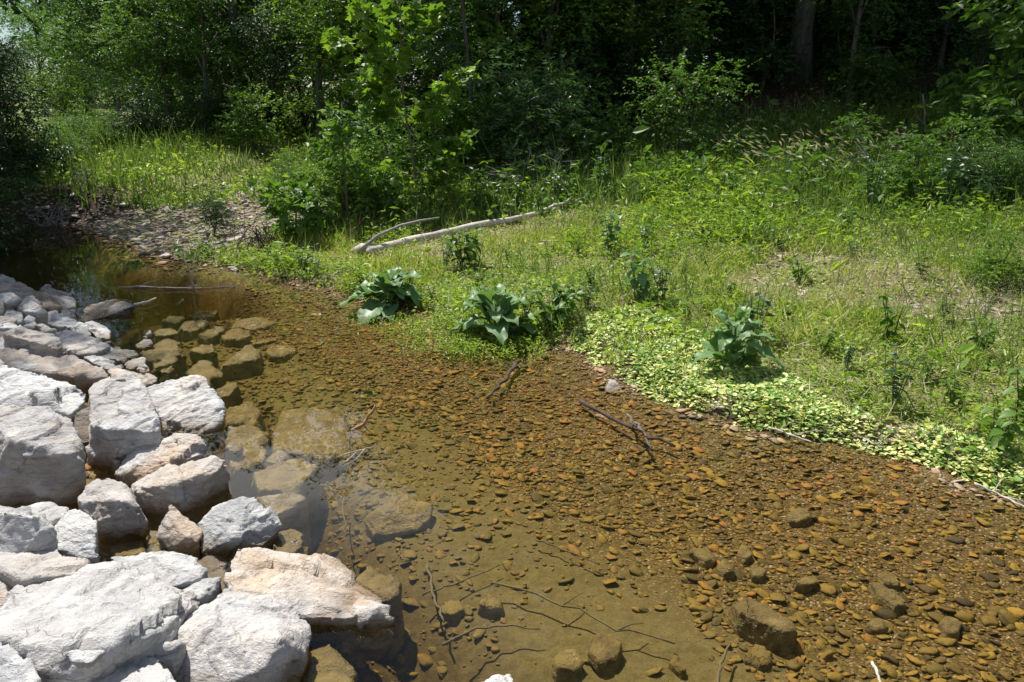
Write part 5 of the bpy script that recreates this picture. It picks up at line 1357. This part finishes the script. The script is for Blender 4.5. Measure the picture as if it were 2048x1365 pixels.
herb(2040, 850, 'taller broad-leaved herb at the picture side', 3, .42, .10, 5, HL, 6, .10)
herb(1600, 565, 'leafy herb at the edge of the open gravel patch', 4, .25, .09, 4, HL, 7, .12)
herb(1780, 690, 'herb with spreading leaves in the seed grass', 3, .32, .10, 4, HL, 8, .12)
herb(1410, 480, 'young pale herb in the short grass', 3, .30, .10, 4, HLB, 9, .08)
herb(1690, 470, 'herb standing in the grass before the rye', 3, .4, .10, 5, HL, 10, .1)
herb(1080, 440, 'leafy herb just behind the far end of the log', 3, .5, .11, 5, HL, 11, .1)
herb(1030, 430, 'leafy herb beside the middle of the log', 4, .45, .10, 5, HL, 12, .12)
# belt herbs
def belt_herb(seed, hgt, L, mat):
    rng = np.random.default_rng(seed); g = Geo(); gs = Geo()
    for s in range(5):
        a = rng.uniform(0, 6.28); top = np.array([math.cos(a) * .16, math.sin(a) * .16, hgt * rng.uniform(.7, 1.1)])
        gs.tube([(0, 0, -.03), top * .55, top], [.007, .006, .003], 5)
        n = 12; f = rng.uniform(.25, 1, n); c = top * f[:, None]; b = rng.uniform(0, 6.28, n)
        g.leaves(LEAF_OVAL, c, np.stack([np.cos(b), np.sin(b), rng.normal(-.1, .2, n)], -1), rng.normal(0, .3, (n, 3)) + [0, 0, 1], L * rng.uniform(.7, 1.2, n), L * 1.1)
    return gs.mesh('stem', M['stem']), g.mesh('foliage', mat)
BH = [belt_herb(1, .75, .13, M['leaf_mid']), belt_herb(2, .6, .11, M['leaf_bright']), belt_herb(3, .9, .12, M['leaf_blue'])]
r_ = np.random.default_rng(17)
for k in range(46):
    px = 700 + 1360 * (k + r_.random()) / 46; D_ = r_.uniform(12.0, 14.6) - 2.0 * smooth(1350, 2000, px)
    x, y = xy_at(px, D_)
    e = link('herb', None, loc=(x, y, h1(x, y))); s = r_.uniform(.6, 1.15); e.scale = (s, s, s); e.rotation_euler = (0, 0, r_.uniform(0, 6.28))
    link('stem', BH[k % 3][0], e); link('foliage', BH[k % 3][1], e, kind='stuff')
    tag(e, 'tall leafy herb in the belt between open bank and dark wood', 'plant', 'tall herbs of the belt before the wood')

# small herbs and weed clumps dotted over the open bank
r_ = np.random.default_rng(23); spots = [(700, 560), (735, 585), (830, 590), (860, 600), (940, 600), (1050, 640), (1165, 620), (1180, 575), (1330, 610), (1360, 560), (1450, 600), (1510, 690), (1570, 640), (1640, 700), (1700, 740), (1840, 760), (1900, 820), (1790, 820), (1960, 720), (1880, 640), (1300, 500), (1150, 520), (1020, 520), (880, 540), (1420, 530), (1560, 500), (1720, 520), (1850, 560), (1970, 600), (640, 545), (600, 540), (560, 530)]
for k, (a, b) in enumerate(spots):
    p = ground_at(a + r_.uniform(-12, 12), b + r_.uniform(-6, 6))
    e = link('herb', None, loc=p); s = r_.uniform(.22, .48); e.scale = (s * 1.25, s * 1.25, s); e.rotation_euler = (r_.normal(0, .1), r_.normal(0, .1), r_.uniform(0, 6.28))
    link('stem', BH[k % 3][0], e); link('foliage', BH[k % 3][1], e, kind='stuff')
    tag(e, 'small leafy herb dotted among the low bank weeds', 'plant', 'small herbs on the open bank')
# ------------------------------------------------------------------ log, sticks, dead brush
def log():
    px = [(742, 507), (830, 484), (930, 462), (1010, 447), (1075, 433), (1108, 422)]
    P = np.array([ground_at(a, b + 8) for a, b in px]); P[:, 2] += np.array([.05, .08, .09, .08, .09, .14])
    e = link('fallen_log', None, loc=P[0]); B = P[0].copy(); P = P - B
    t = np.linspace(0, 1, 26); Q = np.stack([np.interp(t, np.linspace(0, 1, 6), P[:, j]) for j in range(3)], -1)
    Q += .018 * np.stack([vnoise(np.stack([t * 6, t * 0 + k, t * 0], -1), k) for k in range(3)], -1)
    g = Geo(); g.tube(Q, np.interp(t, [0, .35, .8, 1], [.064, .055, .034, .022]), 10, wob=.22, seed=3)
    link('trunk', g.mesh('trunk', M['dry_wood'], True), e)
    tip = at_d(1142, 396, B[1] + P[-1][1] + .1) - B
    g = Geo(); g.tube(np.stack([Q[-1], (Q[-1] + tip) / 2 + [.03, 0, -.03], tip]), [.032, .025, .008], 7); g.tube(np.stack([Q[-1], Q[-1] + [.28, .1, .05], Q[-1] + [.5, .15, .12]]), [.02, .014, .005], 6)
    link('fork', g.mesh('fork', M['dry_wood'], True), e)
    a = ground_at(706, 510) - B; g = Geo()
    g.tube(np.stack([a + [0, 0, .05], a * .5 + [0, 0, .06], Q[1] + [0, 0, .0]]), [.03, .065, .072], 8, wob=.4, seed=5)
    link('broken_end', g.mesh('broken_end', M['dry_wood'], True), e)
    dd = B[1]; br = np.array([at_d(715, 505, dd + .02), at_d(755, 472, dd + .25), at_d(800, 452, dd + .5), at_d(840, 442, dd + .7), at_d(878, 436, dd + .9)]) - B
    g = Geo(); g.tube(br, [.026, .022, .019, .016, .010], 7, wob=.2)
    link('side_branch', g.mesh('side_branch', M['grey_wood'], True), e)
    tag(e, 'long pale fallen log with a dark side branch lying on the bank', 'log')
log()
def stick(label, pts, r, mat, name='stick', forks=(), seed=0):
    rng = np.random.default_rng(seed); pts = np.array(pts, float); B = pts[0].copy(); P = pts - B
    n = 14; t = np.linspace(0, 1, n); k = np.linspace(0, 1, len(P))
    Q = np.stack([np.interp(t, k, P[:, j]) for j in range(3)], -1); L = np.linalg.norm(P[-1])
    Q[1:-1] += .012 * L * rng.normal(0, 1, (n - 2, 3)) * [1, 1, .4]
    g = Geo(); g.tube(Q, np.linspace(r, r * .55, n), 7, wob=.2, seed=seed)
    for f, v, rr in forks:
        s = Q[int(f * (n - 1))]; g.tube(np.stack([s, s + np.array(v) * .55 + rng.normal(0, .01, 3), s + np.array(v)]), [rr, rr * .8, rr * .4], 5)
    o = link(name, g.mesh(name, M[mat], True), loc=B)
    return tag(o, label, 'stick')
Z = at_z
stick('orange-brown bent stick sticking up out of the water', [Z(705, 862, -.02), at_d(729, 848, D(858)), at_d(751, 810, D(852))], .014, 'red_wood', forks=[(.5, (.06, .02, -.08), .006)], seed=1)
stick('dark brown stick lying in the shallows', [Z(1160, 802, .0), Z(1250, 850, .015), Z(1350, 893, .0)], .016, 'dark_wood', seed=2)
stick('split pale stick leaning across the dark one', [Z(1254, 830, .03), Z(1285, 862, .06), Z(1302, 899, .0)], .011, 'twig', forks=[(.4, (-.03, .12, .03), .007), (.5, (.02, -.1, .02), .006)], seed=3)
stick('dark drowned stick in the middle of the shallows', [Z(1038, 722, .0), Z(1005, 762, -.01), Z(975, 796, -.02)], .018, 'dark_wood', seed=4)
stick('thin drowned twig over the muddy floor', [Z(1070, 1078, -.09), Z(1130, 1100, -.09), Z(1200, 1128, -.09)], .005, 'silted_wood', seed=5)
stick('long thin drowned branch crossing the pool floor', [Z(985, 1165, -.10), Z(1110, 1205, -.09), Z(1230, 1255, -.08), Z(1350, 1288, -.08)], .006, 'silted_wood', forks=[(.4, (.1, .1, 0), .004), (.7, (.12, .05, 0), .004)], seed=6)
stick('crooked dark twig rising at the lower picture edge', [Z(1435, 1375, -.07), Z(1440, 1330, -.07), Z(1460, 1290, -.07)], .008, 'silted_wood', seed=7)
stick('pale twig at the lower picture edge', [Z(1745, 1325, .03), Z(1754, 1345, .03), Z(1766, 1385, .03)], .007, 'dry_wood', seed=8)
stick('curved drowned branch near the tan-blotched boulder', [Z(885, 1290, -.11), Z(940, 1262, -.10), Z(1020, 1250, -.10), Z(1080, 1258, -.1)], .006, 'silted_wood', seed=9)
stick('straight drowned stick beside the brown drowned slab', [Z(855, 1130, -.14), Z(868, 1190, -.12), Z(888, 1245, -.11)], .008, 'silted_wood', seed=10)
stick('drowned twig by the grey-green rock', [Z(845, 1190, -.13), Z(920, 1165, -.12), Z(1000, 1130, -.12)], .005, 'silted_wood', seed=11)
stick('forked drowned twig below the broad slab', [Z(640, 970, -.12), Z(680, 985, -.12), Z(688, 1020, -.12), Z(692, 1070, -.12)], .005, 'silted_wood', forks=[(.3, (.1, .06, 0), .004)], seed=12)
stick('white bare twig tuft floating off the drowned boulder', [Z(690, 925, .0), Z(715, 903, .03), Z(735, 896, .05)], .004, 'dry_wood', forks=[(.9, (-.10, -.12, -.05), .003), (.95, (.06, .03, .02), .003), (.8, (-.16, -.03, -.04), .003), (.9, (-.02, -.07, -.06), .003)], seed=13)
stick('pale twigs and stems washed up at the foot of the bank plants', [Z(1530, 852, .03), Z(1580, 870, .03), Z(1625, 885, .02)], .008, 'dry_wood', forks=[(.3, (.2, -.02, .02), .004), (.6, (.25, .03, .02), .004)], seed=14)
stick('tangle of bleached stems at the water edge by the cobble', [Z(1700, 862, .05), Z(1740, 885, .03), Z(1770, 897, .02)], .007, 'dry_wood', forks=[(.3, (.1, -.1, .02), .004), (.5, (-.08, -.08, .01), .004), (.7, (.1, .05, .05), .004)], seed=15)
stick('bleached stems at the picture side of the waterline', [Z(1950, 968, .05), Z(2000, 990, .02), Z(2060, 1020, .02)], .007, 'dry_wood', forks=[(.4, (.12, .1, .04), .004), (.6, (.1, -.08, .0), .004)], seed=16)
stick('bare branch standing in the far pool', [Z(392, 590, -.1), at_d(388, 570, D(586)), at_d(378, 540, D(586) - .05), at_d(362, 505, D(586) - .1)], .014, 'dry_wood', name='branch', forks=[(.4, (.12, 0, .22), .007), (.55, (.05, .05, .25), .006)], seed=17)
stick('dark branch floating across the far pool', [Z(238, 575, .0), Z(320, 577, .02), Z(400, 577, .02), Z(472, 575, .0)], .012, 'grey_wood', name='branch', forks=[(.2, (.2, .2, .05), .006), (.6, (.25, .1, .06), .006), (.8, (.3, .1, .02), .006)], seed=18)
stick('pale washed-up stick off the brown wet slab', [Z(268, 611, .01), Z(292, 605, .03), Z(312, 597, .03)], .018, 'dry_wood', seed=19)
stick('grey stick leaning on the meadow bank', [at_d(395, 368, 17), at_d(420, 380, 16.8), at_d(440, 396, 16.6)], .02, 'grey_wood', seed=20)
stick('dry stick lying on the gravel bar end', [ground_at(448, 382) + [0, 0, .05], ground_at(470, 378) + [0, 0, .06]], .03, 'grey_wood', seed=21)
stick('straw-coloured stick in the grass below the tall herb', [ground_at(1085, 492) + [0, 0, .05], ground_at(1135, 490) + [0, 0, .04]], .015, 'dry_wood', seed=22)
stick('dead stem leaning by the broken log end', [ground_at(700, 470) + [0, 0, 0], at_d(735, 430, ground_at(700, 470)[1] + .1)], .016, 'red_wood', forks=[(.5, (.05, 0, .2), .008)], seed=23)
stick('pale horizontal stick in front of the dead brush', [ground_at(1010, 368) + [0, 0, .25], ground_at(1010, 368) + [.9, .1, .28], ground_at(1010, 368) + [1.5, 0, .27]], .022, 'grey_wood', seed=24)
def brush(px, D_, label, n, rad, hgt, seed, mat='grey_wood'):
    rng = np.random.default_rng(seed); x, y = xy_at(px, D_); g = Geo()
    for k in range(n):
        a = rng.uniform(0, 6.28); e = np.array([math.cos(a) * rad, math.sin(a) * rad * .6, rng.uniform(.2, 1) * hgt]) * rng.uniform(.5, 1.1)
        s = rng.normal(0, .12, 3) * [1, 1, 0]; mid = (s + e) / 2 + rng.normal(0, .1, 3) + [0, 0, .08]
        g.tube([s, mid, e], [.011, .008, .003], 4)
        for _ in range(2): g.tube([mid, (mid + e) / 2 + rng.normal(0, .07, 3), e + rng.normal(0, .16, 3)], [.006, .004, .002], 4)
    o = link('dead_brush', g.mesh('dead_brush', M[mat]), loc=(x, y, h1(x, y)))
    tag(o, label, 'brush')
brush(1085, 13.4, 'grey tangle of dead brush at the wood edge', 30, .95, 1.1, 1)
brush(505, 10.6, 'clump of dry brown stems at the bend of the pool', 16, .12, .5, 2, 'dark_wood')
brush(1740, 12.5, 'thin dead twigs in the dark wood edge', 14, .6, 1.1, 3)
brush(75, 14.2, 'pale dead roots hanging on the steep dark bank', 16, .5, .5, 4)
brush(165, 15.2, 'forked bleached twigs at the end of the gravel bar', 8, .3, .55, 5)
stick('slender dead standing stem in the dark wood', [at_d(1850, 330, 15), at_d(1852, 260, 15), at_d(1846, 190, 15)], .022, 'grey_wood', name='dead_sapling', forks=[(.4, (.3, 0, .2), .01), (.6, (-.2, 0, .2), .01)], seed=30)
# ------------------------------------------------------------------ the rock pile and bank growth go on past the picture side
src = [o for o in bpy.data.objects if o.name.startswith('boulder') and np.prod(o.dimensions) > .02][:14]
r_ = np.random.default_rng(41); n_ = 0
for row in range(3):
    for yy in np.arange(1.2, 9.6, .78):
        xx = -.66 * (yy * math.cos(PITCH) + .56) - .75 - row * .72 + r_.normal(0, .1); y2 = yy + r_.normal(0, .15)
        o = src[n_ % len(src)].copy(); COL.objects.link(o); n_ += 1
        s = r_.uniform(.75, 1.05); o.scale = (s, s, s); o.rotation_euler = (0, 0, r_.uniform(0, 6.28)); o.location = (xx, y2, h1(xx, y2) + .10)
        tag(o, 'pale quarry boulder of the pile going on past the picture side', 'boulder', 'boulders past the picture side')
for k, (px, D_) in enumerate(((-330, 11.5), (-260, 13), (-420, 12.5), (-330, 15.5), (-200, 16.5), (-450, 15.5))):
    T(K_SHRUB[k % 3], px, D_, 'shrub on the steep bank past the picture side', 'shrub', s=1.1, name='shrub', parts=('stem', 'foliage'), lmat='leaf_dark', group='shrubs past the picture side')
